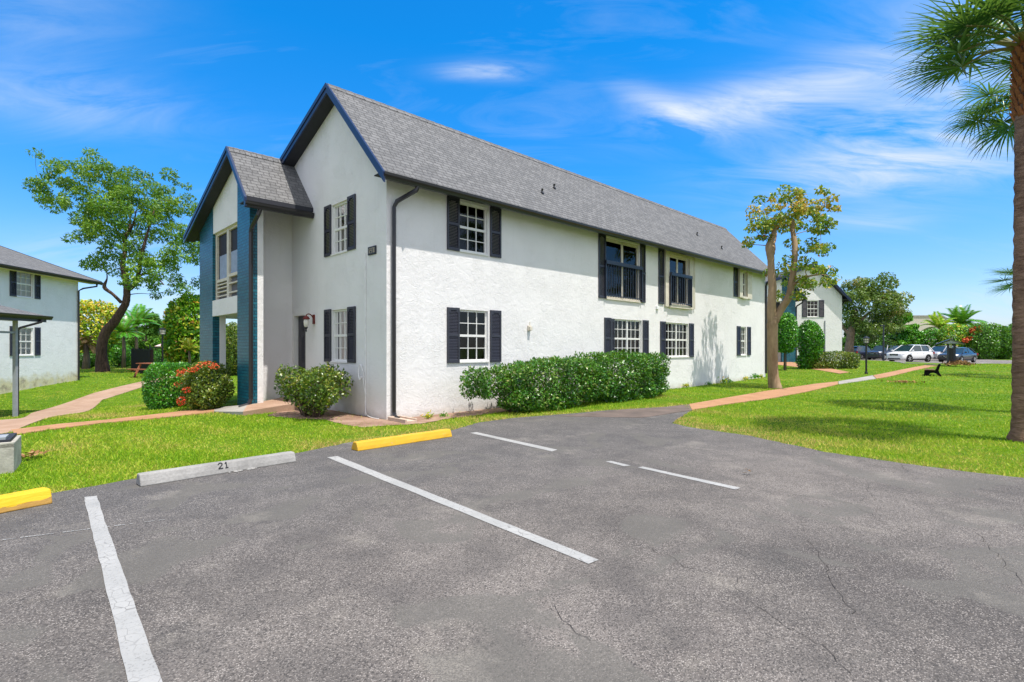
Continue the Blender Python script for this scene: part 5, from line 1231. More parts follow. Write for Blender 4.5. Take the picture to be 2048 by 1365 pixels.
# ------------------------------------------------------------------ grass
EXC = [LOTR, PATH1, PATH2, PATH3, PATH4, PATH5, PATH6, STOOP, FARLOT]
HOUSES = [[tuple(LW(*p).xy) for p in ((-1.37, 4.1), (-1.37, 8.64), (0, 8.64), (20.6, 8.64), (20.6, 0), (0, 0), (0, 4.1))],
          [(B2C.x, 38.2), (B2C.x, 55), (B2C.x - 9, 55), (B2C.x - 9, 37)], [tuple(NC.xy), tuple((NC - dn * 14).xy), tuple((NC - dn * 14 - pn * 9).xy), tuple((NC - pn * 9).xy)]]
def grass(n, rmin, rmax, az0, az1):
    u = RNG.random(n); r = rmin * (rmax / rmin) ** (u ** 1.25); a = RNG.uniform(az0, az1, n)
    x = np.sin(a) * r; y = np.cos(a) * r; keep = np.ones(n, bool)
    for p in EXC + HOUSES: keep &= ~in_poly(x, y, p)
    bedm = in_poly(x, y, BED); keep &= ~(bedm & (RNG.random(n) < .93))
    Q = np.stack([x, y, 0 * x], -1); keep &= ~((lump_noise(Q, 2.6, 31) + .5 * lump_noise(Q, 9, 32) > .85) & (RNG.random(n) < .6))
    return x[keep], y[keep], r[keep]
x, y, r = grass(430000, 5.2, 75.0, -0.86, 0.86)
z = gz(x, y); n = len(x); P2 = np.stack([x, y, z * 0], -1)
h = RNG.uniform(.026, .066, n) * (1 + .010 * r) * np.clip(.75 + .3 * lump_noise(P2, 2.2, 5), .45, 1.3)
# dry fringe near the asphalt edge
ed = np.full(n, 9.0); E_ = np.array([(p.x, p.y) for p in edge])
for a, b in zip(E_[:-1], E_[1:]):
    ab = b - a; t = np.clip(((x - a[0]) * ab[0] + (y - a[1]) * ab[1]) / (ab @ ab), 0, 1); ed = np.minimum(ed, np.hypot(x - a[0] - t * ab[0], y - a[1] - t * ab[1]))
tint = .42 + .17 * lump_noise(P2, .9, 6) + .17 * lump_noise(P2, 3.0, 8) + RNG.normal(0, 1, n) * (.10 + .10 * np.exp(-r / 9)) + .62 * np.exp(-ed / .34) * np.clip(.75 + .7 * lump_noise(P2, 1.7, 9), 0, 1.2)
tint += .50 * np.clip(lump_noise(P2, 1.25, 21) - .25, 0, 1) + .24 * np.clip(lump_noise(P2, 4.2, 22) - .45, 0, 1) * np.exp(-r / 10) + .02
tint -= .10 * np.clip(lump_noise(P2, .35, 12), -1, 1)
D = unit(np.stack([RNG.normal(0, .55, n), RNG.normal(0, .55, n), np.ones(n)], -1)); Nn = unit(np.stack([RNG.normal(size=n), RNG.normal(size=n), np.full(n, .2)], -1))
C = np.stack([x, y, z + h * .42], -1)
wd = (.0055 + .00095 * r) * RNG.uniform(.7, 1.3, n)
D2 = D; S = unit(np.cross(D, Nn)); v = np.empty((n, 3, 3)); Lh = h[:, None]
v[:, 0] = C - D * Lh * .5 - S * wd[:, None] * .5; v[:, 1] = C - D * Lh * .5 + S * wd[:, None] * .5; v[:, 2] = C + D * Lh * .6
me = bpy.data.meshes.new('grass'); me.vertices.add(n * 3); me.vertices.foreach_set('co', v.reshape(-1).astype(np.float32))
me.loops.add(n * 3); me.loops.foreach_set('vertex_index', np.arange(n * 3, dtype=np.int32)); me.polygons.add(n)
me.polygons.foreach_set('loop_start', (np.arange(n) * 3).astype(np.int32)); me.polygons.foreach_set('loop_total', np.full(n, 3, np.int32)); me.update(calc_edges=True)
at = me.attributes.new('tint', 'FLOAT', 'POINT'); at.data.foreach_set('value', np.repeat(np.clip(tint, 0, 1), 3).astype(np.float32))
tag(mesh_obj('grass', me, LF['grass']), kind='stuff', label='mown green lawn grass with dry yellow fringe along the asphalt', cat='grass')
# fallen leaves
def litter(label, px, py, rx, ry, n, L, leaf=LF['dry']):
    b = G(px, py); b.z += .05; C = np.stack([RNG.normal(0, rx, n), RNG.normal(0, ry, n), RNG.uniform(0.0, .05, n)], -1)
    o = leaves('leaf_pile', C, rand_dirs(n) * np.array([1, 1, .4]), rand_dirs(n) * .5 + np.array([0, 0, 1]), L, L * .5, leaf); o.location = b
    tag(o, label=label, cat='fallen leaves'); return o
litter('scatter of dry brown leaves on the lawn near the small bench', 1808, 767, .28, .16, 120, .12)
litter('small curled brown leaf lying on the asphalt', 1497, 952, .03, .03, 4, .06).location.z = 0.03
litter('dead leaves beside the concrete utility box', 52, 920, .07, .12, 26, .12)

# ------------------------------------------------------------------ street furniture and small things
M['conc_stop'] = path_mat('weathered concrete', (0.25, 0.242, 0.228), (0.38, 0.37, 0.35)); M['yellow'] = plain('yellow paint', (0.60, 0.34, 0.018), 0.5, .4, bump=.3)
def worn_yellow():
    m, nt, b = mat('worn yellow paint', .6, .3); co = nt.coords('Object'); n = nt.noise(nt.mapping(co, (1, 3, 3)), 3.5, 6, .7)
    sp = nt.new('ShaderNodeSeparateXYZ'); nt.put(sp.inputs[0], co)
    low = nt.ramp(nt.math('ADD', sp.outputs[2], nt.math('MULTIPLY', n, -.10)), [(-.045, .8), (-.01, 0.0)])
    k = nt.math('MAXIMUM', nt.ramp(n, [(.62, 0.0), (.72, .75)]), low)
    nt.put(b.inputs['Base Color'], nt.mix(k, (.66, .42, .014), (.34, .18, .06))); nt.put(b.inputs['Normal'], nt.bump(n, .6, .02)); return m
def scuffed_yellow():
    m, nt, b = mat('scuffed yellow paint', .5, .4); co = nt.coords('Object'); n = nt.noise(nt.mapping(co, (1.2, 5, 5)), 5, 6, .72); n2 = nt.noise(co, 26, 4, .7)
    c = nt.mix(nt.ramp(n, [(.40, .0), (.75, .35)]), (.62, .36, .016), (.40, .22, .02)); c = nt.mix(nt.ramp(n2, [(.64, 0.0), (.70, .8)]), c, (.30, .28, .24))
    c = nt.mix(nt.ramp(nt.noise(nt.mapping(co, (6, 1, 1)), 1.6, 5, .7), [(.60, 0.0), (.74, .45)]), c, (.10, .085, .06)); nt.put(b.inputs['Base Color'], c); nt.put(b.inputs['Normal'], nt.bump(n2, .4, .01)); return m
M['yellow_scuffed'] = scuffed_yellow()
def stop(label, a, b, h, wb, wt, m, worn=False, group='wheel stops at the parking edge'):
    """a, b: ground points of the front bottom edge; the block extends away from us"""
    a = Vector((a.x, a.y, .012)); b = Vector((b.x, b.y, .012)); d = (b - a); L = d.length; o = empty('wheel_stop', (a + b) / 2, math.atan2(d.y, d.x), label=label, cat='wheel stop', group=group)
    mb = MB(); n = 14; c = (wb - wt) / 2; prof = [(0, 0), (c * .35, h * .45), (c, h), (wb - c, h), (wb - c * .35, h * .45), (wb, 0)]
    vs = []; 
    for i in range(n + 1):
        x = -L / 2 + L * i / n
        for (y, z) in prof: vs.append((x, y + random.gauss(0, .0015), z + (random.gauss(0, .0015) if z else 0)))
    k = len(prof); fs = [(i * k + j, i * k + (j + 1) % k, (i + 1) * k + (j + 1) % k, (i + 1) * k + j) for i in range(n) for j in range(k)] + [tuple(range(k)), tuple(n * k + j for j in range(k))]
    mb.add(vs, fs); mb.build('block', m, o, bevel=.012); return o, L
ST1, L1 = stop('weathered concrete wheel stop stencilled 21', G(281, 977), G(593, 926), .125, .20, .10, M['conc_stop'])
mb = MB()
# stencilled figures on the sloping face: local x along, face from y .02,z .056 to y .05,z .125
def stencil(mb, segs, x0, w, h, th):
    def pt(u, v): t = v; return (x0 + u, .0175 + .0325 * t - .003, .0563 + .0688 * t + .002)
    for (u0, v0, u1, v1) in segs:
        a, b = Vector((u0, v0, 0)), Vector((u1, v1, 0)); d = (b - a).normalized(); s = Vector((-d.y, d.x, 0))
        tx, tv = th / 2, th / 2
        q = [a - d * th * .3 - s * tx, b + d * th * .3 - s * tx, b + d * th * .3 + s * tx, a - d * th * .3 + s * tx]
        mb.add([pt(p.x, p.y / h * .92 + .04) for p in q], [(0, 1, 2, 3)])
hh = .068
stencil(mb, [(0, .052, .012, .066), (.012, .066, .032, .066), (.032, .066, .042, .054), (.042, .054, .038, .040), (.038, .040, 0, .004), (0, .002, .044, .002)], -.075, .045, hh, .012)
stencil(mb, [(.012, .066, .012, .002), (0, .054, .012, .066), (0, .002, .026, .002)], .0, .03, hh, .012)
mb.build('stencil', M['black'], ST1, recalc=False)
mb = MB(); 
for _ in range(16):
    x = random.uniform(.02, .34); mb.lathe([(.0, 0), (random.uniform(.012, .03), .006), (.008, .02)], (x, random.uniform(-.035, .012), 0.0), 6)
mb.build('broken_edge', M['conc_stop'], ST1)
stop('clean bright yellow painted wheel stop near the building corner', G(716, 905), G(905, 875.5), .125, .20, .10, M['yellow_scuffed'])
stop('chipped yellow wheel stop with crumbling end at the left edge', G(-190, 1070), G(106, 1010), .135, .24, .15, worn_yellow())
# utility vault
a = G(28, 946); UB = empty('utility_box', (a.x, a.y, a.z), 0.66, label='concrete utility box with dark slatted lid at the left edge of the lawn', cat='utility box')
mb = MB(); mb.box(-1.5, 0, 0, .74, -.1, .36); mb.box(-1.5, -.0, .0, .02, .30, .375); mb.build('body', plain('rough concrete', (.40, .38, .33), .9, .15, var=.25, bump=.5), UB, bevel=.01)
mb = MB(); mb.box(-1.45, -.04, .03, .70, .362, .40)
for k in range(7): mb.box(-1.42, -.25, .06 + k * .09, .11 + k * .09, .40, .415)
mb.build('lid', M['soffit'], UB); mb = MB(); mb.box(-.2, -.08, .05, .35, .402, .43); mb.build('latch', M['post_grey'], UB)
# splash block under the main downspout
sp_ = LW(.12, -.42, .0); SB = empty('splash_block', sp_, ANG, label='tan concrete splash block under the corner downspout', cat='splash block')
mb = MB(); mb.box(-.14, .14, -.32, .34, -.02, .05); mb.box(-.14, -.10, -.32, .34, .05, .085); mb.box(.10, .14, -.32, .34, .05, .085); mb.box(-.10, .10, .30, .34, .05, .085); mb.build('block', plain('tan concrete', (.52, .40, .31), .85, .2), SB, bevel=.006)
# lamp posts
def lamp_post(label, base, h, head=.36, hw=.15, group='garden lamp posts'):
    o = empty('lamp_post', base, label=label, cat='lamp post', group=group); mb = MB()
    mb.lathe([(.07, -.1), (.07, .08), (.045, .14), (.04, h - head - .05), (.055, h - head - .02), (.09, h - head)], (0, 0, 0), 12); mb.build('pole', M['black'], o)
    mb = MB(); mb.lathe([(hw * .78, h - head), (hw, h - .08)], (0, 0, 0), 8); mb.build('lantern_glass', M['lamp_glass'], o)
    mb = MB()
    for k in range(8):
        t = 2 * PI * k / 8 + PI / 8; c, s = math.cos(t), math.sin(t); mb.bar((c * hw * .8, s * hw * .8, h - head), (c * hw * 1.01, s * hw * 1.01, h - .08), .014, .014)
    for z, r in ((h - head, .8), (h - head * .62, .88), (h - .085, 1.0)): mb.lathe([(hw * r + .012, z - .008), (hw * r + .012, z + .012)], (0, 0, 0), 8)
    mb.lathe([(hw * 1.15, h - .08), (hw * 1.15, h - .05), (hw * .5, h), (.03, h + .02), (.02, h + .05)], (0, 0, 0), 8); mb.build('cap', M['black'], o); return o
lb_ = G(1732.5, 749); lamp_post('black garden lamp post standing by the terracotta path', lb_, (749 - 674) / F * lb_.y, .32, .13)
x = (325 - CX) / F * 31; lb_ = Vector((x, 31, float(gz(x, 31)))); lamp_post('black garden lamp post at the back of the left lawn', lb_, W(325, 657, 31).z - lb_.z, .36, .17)
x = (1767 - CX) / F * 54; b = Vector((x, 54, float(gz(x, 54)))); PL = empty('light_pole', b, label='tall plain dark pole at the left of the white car', cat='pole'); h = W(1767, 652, 54).z - b.z
mb = MB(); mb.lathe([(.10, -.1), (.085, .3), (.065, h)], (0, 0, 0), 10); mb.build('pole', M['rail'], PL); mb = MB(); mb.box(-.28, .1, -.08, .08, h - .02, h + .09); mb.build('head', M['rail'], PL)
# black recycled plastic bench, seen end on
b = G(1868, 753); k = b.y / F * .97; BN = empty('bench', b, -.67, label='small black bench with raked back alone on the right lawn', cat='bench')
def bench_end(y):
    prof = [(-16, 0), (-16, 10), (-14.5, 12), (2, 11), (8, 24), (11, 24), (7.5, 12), (9, 6), (13, -.5), (8.5, -1), (4, 5), (-1, 7), (-6, 6), (-8, 3), (-8, 0)]
    mb = MB(); mb.prism([(p * k, y, q * k / .97) for p, q in prof], (0, .07, 0)); return mb
M['bench'] = plain('black recycled plastic', (.008, .008, .008), .85, .1)
for y in (-.05, .55, 1.1): bench_end(y).build('end_frame', M['bench'], BN, bevel=.01)
for q in range(3): mb = MB(); mb.box((-15 + q * 5.4) * k, (-10.3 + q * 5.4) * k, -.1, 1.2, 11.8 * k / .97, 13.3 * k / .97); mb.build('seat_slat', plain('brown slat', (.16, .10, .06), .8, .15) if q == 0 else bpy.data.materials['brown slat'], BN, bevel=.008)
for q in range(2):
    mb = MB(); x0, z0, kz = (3.2 + q * 3.0) * k, (13 + q * 5.6) * k / .97, k / .97; mb.prism([(x0, -.1, z0), (x0 + 2.2 * k, -.1, z0 + 4.8 * kz), (x0 + 3.4 * k, -.1, z0 + 4.4 * kz), (x0 + 1.2 * k, -.1, z0 - .4 * kz)], (0, 1.3, 0)); mb.build('back_slat', M['bench'], BN, bevel=.008)
# information kiosk
b = G(1898, 733); k = b.y / F * .79; K = empty('notice_kiosk', b, -.62, label='dark wooden notice kiosk with a small gabled roof by the path end', cat='kiosk')
mb = MB(); mb.box(-4 * k, 0, -.10, .10, -.1, 45 * k / .79); mb.build('post', M['rail'], K); mb = MB(); mb.box(8.5 * k, 13 * k, -.05, .1, 4 * k / .79, 45 * k / .79); mb.build('post', M['rail'], K)
mb = MB(); mb.box(.01, 8.4 * k, -.03, .05, 8 * k / .79, 36 * k / .79); mb.build('board', M['black'], K)
mb = MB(); mb.box(1.2 * k, 5.6 * k, -.045, -.032, 36.5 * k / .79, 44.5 * k / .79); mb.build('notice', M['white_paint'], K)
mb = MB()
for sg in (-1, 1): mb.prism([(2 * k, -.55, 69 * k), (2 * k + sg * 27 * k, -.55, 57 * k), (2 * k + sg * 27 * k, -.55, 55 * k), (2 * k, -.55, 67 * k)], (0, 1.5, 0))
mb.build('roof', M['rail'], K); mb = MB(); mb.prism([(-15 * k, -.50, 57.4 * k), (19 * k, -.50, 57.4 * k), (2 * k, -.50, 65.4 * k)], (0, .05, 0)); mb.build('gable_panel', M['post_grey'], K)
b = G(1917, 734); DG = empty('dry_shrub', b, label='low mound of dry tan grass at the kiosk foot', cat='plant')
n = 900; Pp = RNG.normal(0, 1, (n, 3)) * np.array([.32, .25, .06]); Pp[:, 2] = np.abs(Pp[:, 2]) + .12 + .12 * np.exp(-(Pp[:, 0] / .3) ** 2)
leaves('foliage', Pp, rand_dirs(n) + np.array([0, 0, .5]), rand_dirs(n), .22, .035, LF['dry'], DG)
# fence, railing, picnic table at the back left
M['fence'] = plain('dark stained boards', (.018, .015, .013), .8, .1)
x0 = (262 - CX) / F * 34; x1 = (301 - CX) / F * 29.5
FN = empty('fence', (x0, 34, float(gz(x0, 34))), 0, label='dark board fence panel behind the picnic bench', cat='fence'); e = Vector((x1 - x0, 29.5 - 34, float(gz(x1, 29.5)) - float(gz(x0, 34)))); n = 16; mb = MB()
for k_ in range(n):
    p, q = e * (k_ / n), e * ((k_ + .9) / n); mb.prism([(p.x, p.y, p.z + .05), (q.x, q.y, q.z + .05), (q.x, q.y, q.z + 1.42 + .01 * (k_ % 2)), (p.x, p.y, p.z + 1.42 + .01 * (k_ % 2))], (.02, .02, 0))
mb.build('boards', M['fence'], FN)
for t in (0, .5, 1.0): mb = MB(); p = e * t + Vector((.06, .06, 0)); mb.box(p.x - .05, p.x + .05, p.y - .05, p.y + .05, p.z - .2, p.z + 1.5); mb.build('post', M['fence'], FN)
mb = MB(); mb.bar((.04, .04, 1.46), tuple(e + Vector((.04, .04, 1.46))), .10, .05); mb.build('top_rail', M['fence'], FN)
xa, xb = (300 - CX) / F * 37, (408 - CX) / F * 35
RL = empty('railing_fence', (xa, 37, float(gz(xa, 37))), 0, label='thin black picket railing running behind the clipped hedge', cat='fence'); e = Vector((xb - xa, -2, 0)); mb = MB()
for z in (.15, 1.55): mb.bar((0, 0, z), tuple(e + Vector((0, 0, z))), .035, .035)
mb.build('rails', M['black'], RL); mb = MB()
for k_ in range(34): p = e * (k_ / 33); mb.bar((p.x, p.y, .1), (p.x, p.y, 1.53), .016, .016)
mb.build('pickets', M['black'], RL)
for t in (0, .33, .66, 1): mb = MB(); p = e * t; mb.bar((p.x, p.y, -.1), (p.x, p.y, 1.75), .06, .06); mb.build('post', M['black'], RL)
M['redwood'] = plain('reddish timber', (.36, .13, .07), .7, .25, var=.25)
x = (306 - CX) / F * 29; PT = empty('picnic_table', (x, 29, float(gz(x, 29))), -.35, label='reddish timber picnic table half hidden by the clipped hedge', cat='picnic table'); mb = MB()
for k_ in range(4): mb.box(-.85, .85, -.36 + k_ * .185, -.19 + k_ * .185, .72, .76)
mb.build('tabletop', M['redwood'], PT)
for sg in (-1, 1):
    mb = MB(); mb.box(-.85, .85, sg * .72 - .14, sg * .72 + .14, .42, .46); mb.build('seat', M['redwood'], PT)
    for x_ in (-.6, .6): mb = MB(); mb.bar((x_, sg * .25, .72), (x_, sg * .62, -.02), .05, .09); mb.build('leg', M['redwood'], PT)
for x_ in (-.66, .66): mb = MB(); mb.box(x_ - .02, x_ + .02, -.78, .78, .36, .42); mb.build('brace', M['redwood'], PT)
# pool umbrella and a pool canopy far behind the railing
x = (343 - CX) / F * 62; UM = empty('pool_umbrella', (x, 62, float(gz(x, 62))), 0, label='faded red and white pool umbrella beyond the railing', cat='umbrella')
mb = MB(); seg = 8; R_, zc = 1.7, W(340, 693, 62).z
for k_ in range(seg):
    a, b = 2 * PI * k_ / seg, 2 * PI * (k_ + 1) / seg; mb.add([(0, 0, zc + .75), (R_ * math.cos(a), R_ * math.sin(a), zc), (R_ * math.cos(b), R_ * math.sin(b), zc)], [(0, 1, 2)], k_ % 2)
mb.build('canopy', [plain('faded red cloth', (.62, .10, .07), .8, .2), plain('pale pink cloth', (.72, .5, .48), .8, .2)], UM, recalc=False); mb = MB(); mb.tube([(0, 0, 0), (0, 0, zc + .75)], .03, 6); mb.build('pole', M['white_paint'], UM)

# ------------------------------------------------------------------ cars
M['tyre'] = plain('tyre rubber', (.014, .014, .015), .8, .2); M['rim'] = plain('alloy rim', (.55, .55, .56), .3, .5, .7); M['car_glass'] = plain('tinted car glass', (.012, .035, .045), .05, .8, var=.02)
M['chrome'] = plain('chrome trim', (.6, .6, .62), .2, .5, .9); M['headlamp'] = plain('headlamp lens', (.62, .62, .60), .15, .6); M['tail'] = plain('tail lamp', (.35, .012, .012), .2, .6); M['trim'] = plain('black plastic trim', (.015, .015, .016), .55, .4); M['plate'] = plain('number plate', (.7, .7, .66), .5, .3)
def car(label, loc, yaw, col, kind, body_name, group='cars parked in front of the tall hedge'):
    o = empty('parked_car', loc, yaw, label=label, cat='car', group=group)
    P_ = plain(body_name, col, .28, .5, var=.03, coat=.8)
    if kind == 'suv': Lh, hw, belt, roof, cab = 2.34, .93, 1.12, 1.74, (1.32, .32, -1.55, -2.22)
    elif kind == 'pickup': Lh, hw, belt, roof, cab = 2.45, .98, 1.22, 1.84, (1.0, .45, -1.85, -2.3)
    else: Lh, hw, belt, roof, cab = 2.36, .90, .99, 1.50, (1.05, .15, -1.05, -1.90)
    hood = belt - (.06 if kind != 'sedan' else .05); tail = belt if kind != 'sedan' else belt + .02
    # lower body: stations along x (front +)
    st = [(Lh, .30, .52, hood - .26, hw * .74), (Lh - .03, .22, .58, hood - .16, hw * .88), (Lh - .22, .18, .62, hood - .07, hw * .97), (Lh - .8, .20, .64, hood - .01, hw), (cab[0], .20, .66, belt, hw * 1.0), (0, .20, .66, belt + .01, hw * 1.01), (cab[2], .20, .68, belt + .03, hw), (-Lh + .3, .22, .68, tail, hw * .96), (-Lh + .04, .24, .66, tail - .03, hw * .90), (-Lh, .34, .6, tail - .16, hw * .78)]
    mb = MB(); vs = []
    for (x, zb, zm, zt, w) in st:
        vs += [(x, -w * .82, zb), (x, -w * .99, zb + .12), (x, -w, zm), (x, -w * .95, zt - .05), (x, -w * .82, zt), (x, 0, zt + .02), (x, w * .82, zt), (x, w * .95, zt - .05), (x, w, zm), (x, w * .99, zb + .12), (x, w * .82, zb)]
    k = 11; fs = [(i * k + j, i * k + j + 1, (i + 1) * k + j + 1, (i + 1) * k + j) for i in range(len(st) - 1) for j in range(k - 1)] + [(i * k + k - 1, i * k, (i + 1) * k, (i + 1) * k + k - 1) for i in range(len(st) - 1)] + [tuple(range(k)), tuple((len(st) - 1) * k + j for j in range(k))]
    mb.add(vs, fs); mb.build('body', P_, o, smooth=True, sub=1)
    # greenhouse: windscreen base, roof front, roof rear, rear base
    c0, c1, c2, c3 = cab; wb, wr_ = hw * .90, hw * .70; zb = belt - .03
    g = [(c0, zb, wb), (c1, roof - .05, wr_), ((c1 + c2) / 2, roof, wr_ * 1.02), (c2, roof - .07, wr_ * .97), (c3, zb + .06, wb * .92)]
    mb = MB(); vs = []
    for (x, z, w) in g: vs += [(x, -w, z), (x, w, z)]
    for (x, z, w) in g[1:4]: vs += [(x * 1.0, -wb, zb), (x, wb, zb)]
    L_, R2 = [0, 2, 4, 6, 8], [1, 3, 5, 7, 9]
    mb.add(vs, [(0, 1, 3, 2), (6, 7, 9, 8), (0, 2, 10), (2, 4, 12, 10), (4, 6, 14, 12), (6, 8, 14), (1, 11, 3), (3, 11, 13, 5), (5, 13, 15, 7), (7, 15, 9)])
    mb.build('windows', M['car_glass'], o)
    mb = MB(); vs = []
    for (x, z, w) in g[1:4]: vs += [(x, -w - .01, z - .02), (x, -w * .8, z + .03), (x, 0, z + .05), (x, w * .8, z + .03), (x, w + .01, z - .02)]
    mb.add(vs, [(i * 5 + j, i * 5 + j + 1, (i + 1) * 5 + j + 1, (i + 1) * 5 + j) for i in range(2) for j in range(4)]); 
    for sg in (-1, 1):
        mb.bar((c0, sg * wb, zb), (c1, sg * (wr_ + .0), roof - .03), .07, .06); mb.bar((c2, sg * wr_, roof - .04), (c3, sg * wb * .94, zb), .12 if kind != 'suv' else .2, .08); xm = (c1 + c2) / 2 + .1
        mb.bar((xm, sg * (wr_ + .015), roof - .04), (xm, sg * (wb + .005), zb), .06, .04); mb.bar((c1, sg * wr_, roof - .03), (c2, sg * wr_, roof - .05), .05, .05)
    mb.build('roof', P_, o, smooth=False, recalc=True, bevel=.015)
    if kind != 'sedan':
        mb = MB()
        for sg in (-1, 1):
            mb.prism([(c2 + .10, sg * (wr_ + .012), roof - .06), (c2 - .08, sg * (wr_ - .01), roof - .12), (c3 - .02, sg * wb * .94, zb + .02), (c3 + .72, sg * (wb + .012), zb), (c3 + .50, sg * (wb - .07), zb + .20)], (0, sg * .02, 0))
        mb.box(c3 - .06, c3 + .02, -wb * .86, wb * .86, zb - .02, zb + .10); mb.prism([(c2 - .02, -wr_ * .9, roof - .03), (c2 - .02, wr_ * .9, roof - .03), (c2 - .26, wr_ * .85, roof - .10), (c2 - .26, -wr_ * .85, roof - .10)], (0, 0, .03))
        mb.build('rear_pillar', P_, o, bevel=.012)
    wr = .365 if kind != 'sedan' else .335; xf, xr = Lh - .92, -Lh + 1.02
    for x in (xf, xr):
        for sg in (-1, 1):
            mb = MB(); y = sg * (hw - .10); mb.lathe([(wr * .62, -.11), (wr * .95, -.11), (wr, -.07), (wr, .07), (wr * .95, .11), (wr * .62, .11)], (x, y, wr), 20, axis=1); w = mb.build('wheel', M['tyre'], o, smooth=False)
            mb = MB(); mb.lathe([(wr * .66, .0), (wr * .66, .015)], (x, sg * (hw - .02), wr), 20, axis=1)
            for q in range(5):
                t = 2 * PI * q / 5; mb.bar((x, sg * (hw + .012), wr), (x + math.cos(t) * wr * .62, sg * (hw + .012), wr + math.sin(t) * wr * .62), .09, .03, up=(0, 1, 0))
            mb.build('rim', M['rim'], w)
            mb = MB(); n = 14; rr = wr + .075; loop = [(x + rr * math.cos(PI * q / n - .12 * 0), sg * (hw + .006), wr + rr * math.sin(PI * q / n) * 1.0) for q in range(n + 1)] + [(x + wr * math.cos(PI * q / n), sg * (hw + .006), wr + wr * math.sin(PI * q / n)) for q in range(n, -1, -1)]
            mb.prism(loop, (0, -sg * .05, 0)); mb.build('wheel_arch', M['trim'], o)
    for sg in (-1, 1):
        mb = MB(); mb.prism([(Lh - .03, sg * hw * .48, hood - .24), (Lh - .10, sg * hw * .88, hood - .22), (Lh - .34, sg * hw * .99, hood - .12), (Lh - .14, sg * hw * .74, hood - .10)], (.03, 0, -.05)); mb.build('headlight', M['headlamp'], o)
        mb = MB(); mb.box(-Lh - .005, -Lh + .16, sg * hw * .90 - .10, sg * hw * .90 + .04, tail - .30, tail - .08); mb.build('tail_light', M['tail'], o, bevel=.02)
        mb = MB(); mb.box(c0 - .28, c0 - .12, sg * (hw + .10) - .09, sg * (hw + .10) + .09, belt - .01, belt + .13); mb.build('mirror', P_, o, bevel=.03)
        mb = MB()
        for x in (.15, -.75): mb.box(x, x + .18, sg * (hw + .012) - .012, sg * (hw + .012) + .012, belt - .16, belt - .13)
        mb.build('door_handles', P_, o)
        mb = MB(); mb.box(-Lh + 1.45, Lh - 1.35, sg * (hw - .01) - .015, sg * (hw - .01) + .015, .20, .34); mb.build('sill', M['trim'], o, bevel=.01)
    mb = MB(); mb.box(Lh - .06, Lh + .012, -hw * .44, hw * .44, hood - .40, hood - .22); mb.box(Lh - .10, Lh + .004, -hw * .66, hw * .66, .30, .42); mb.build('grille', M['trim'], o, bevel=.02)
    mb = MB(); mb.bar((Lh + .015, -hw * .30, hood - .24), (Lh + .015, -hw * .12, hood - .37), .03, .03); mb.bar((Lh + .015, hw * .30, hood - .24), (Lh + .015, hw * .12, hood - .37), .03, .03); mb.bar((Lh + .015, -hw * .12, hood - .37), (Lh + .015, hw * .12, hood - .37), .03, .03); mb.build('grille_trim', M['chrome'], o)
    mb = MB(); mb.box(-Lh - .02, -Lh + .01, -.16, .16, .62, .72); mb.build('number_plate', M['plate'], o)
    return o
def cpos(px, d): x = (px - CX) / F * d; return Vector((x, d, max(.03, float(gz(x, d)) + .03)))
YB = math.atan2(-U.y, -U.x)
car('white crossover parked nose toward the lawn beside the tall pole', cpos(1820, 54.2), math.radians(199), (.78, .78, .77), 'suv', 'white car paint')
car('black sedan parked behind the notice kiosk', cpos(1915, 53.5), math.radians(209), (.012, .014, .022), 'sedan', 'black car paint')
car('silver grey van mostly hidden between the white and black cars', cpos(1884, 62.5), math.radians(203), (.40, .38, .38), 'suv', 'silver car paint')
car('boxy black truck parked under the dark trees, facing the lawn', cpos(1768, 67.0), math.radians(205), (.014, .015, .024), 'pickup', 'black truck paint')
car('dark navy crossover seen from behind at the far left of the car park', cpos(1722, 69.5), math.radians(25), (.016, .018, .04), 'suv', 'navy car paint')

# ------------------------------------------------------------------ light, sky, camera
SUNV = (-V + U * 0.12); SUNV.z = 2.65; SUNV.normalize()
el = math.asin(SUNV.z); rot = math.atan2(SUNV.x, SUNV.y)
sun = bpy.data.lights.new('sun', 'SUN'); sun.energy = 4.3; sun.angle = math.radians(0.5); sun.color = (1.0, 0.95, 0.88)
so = bpy.data.objects.new('sun', sun); COL.objects.link(so); so.rotation_euler = SUNV.to_track_quat('Z', 'Y').to_euler(); so.location = (0, 0, 40)
world = bpy.data.worlds.new('World'); scn.world = world; world.use_nodes = True; nt = NT(world.node_tree)
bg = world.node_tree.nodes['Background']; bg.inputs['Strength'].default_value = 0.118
sky = nt.new('ShaderNodeTexSky', sky_type='NISHITA'); sky.sun_disc = False; sky.sun_elevation = el; sky.sun_rotation = rot; sky.air_density = 1.0; sky.dust_density = 0.6; sky.ozone_density = 2.0
hs = nt.new('ShaderNodeHueSaturation'); hs.inputs['Saturation'].default_value = 1.2; hs.inputs['Value'].default_value = 1.0; nt.put(hs.inputs['Color'], sky.outputs[0])
gen = nt.coords('Generated'); sp = nt.new('ShaderNodeSeparateXYZ'); nt.put(sp.inputs[0], gen); dx, dy, dz = sp.outputs
up = nt.math('MAXIMUM', dz, 0.02)
cb = nt.new('ShaderNodeCombineXYZ'); nt.put(cb.inputs[0], nt.math('DIVIDE', dx, nt.math('ADD', up, .25))); nt.put(cb.inputs[1], nt.math('DIVIDE', dy, nt.math('ADD', up, .25)))
wisp = nt.noise(nt.mapping(cb.outputs[0], (1.0, 3.2, 1), (0, 0, -.35)), 1.9, 9, .64, 1.1)
soft = nt.noise(cb.outputs[0], .9, 4, .55, .3)
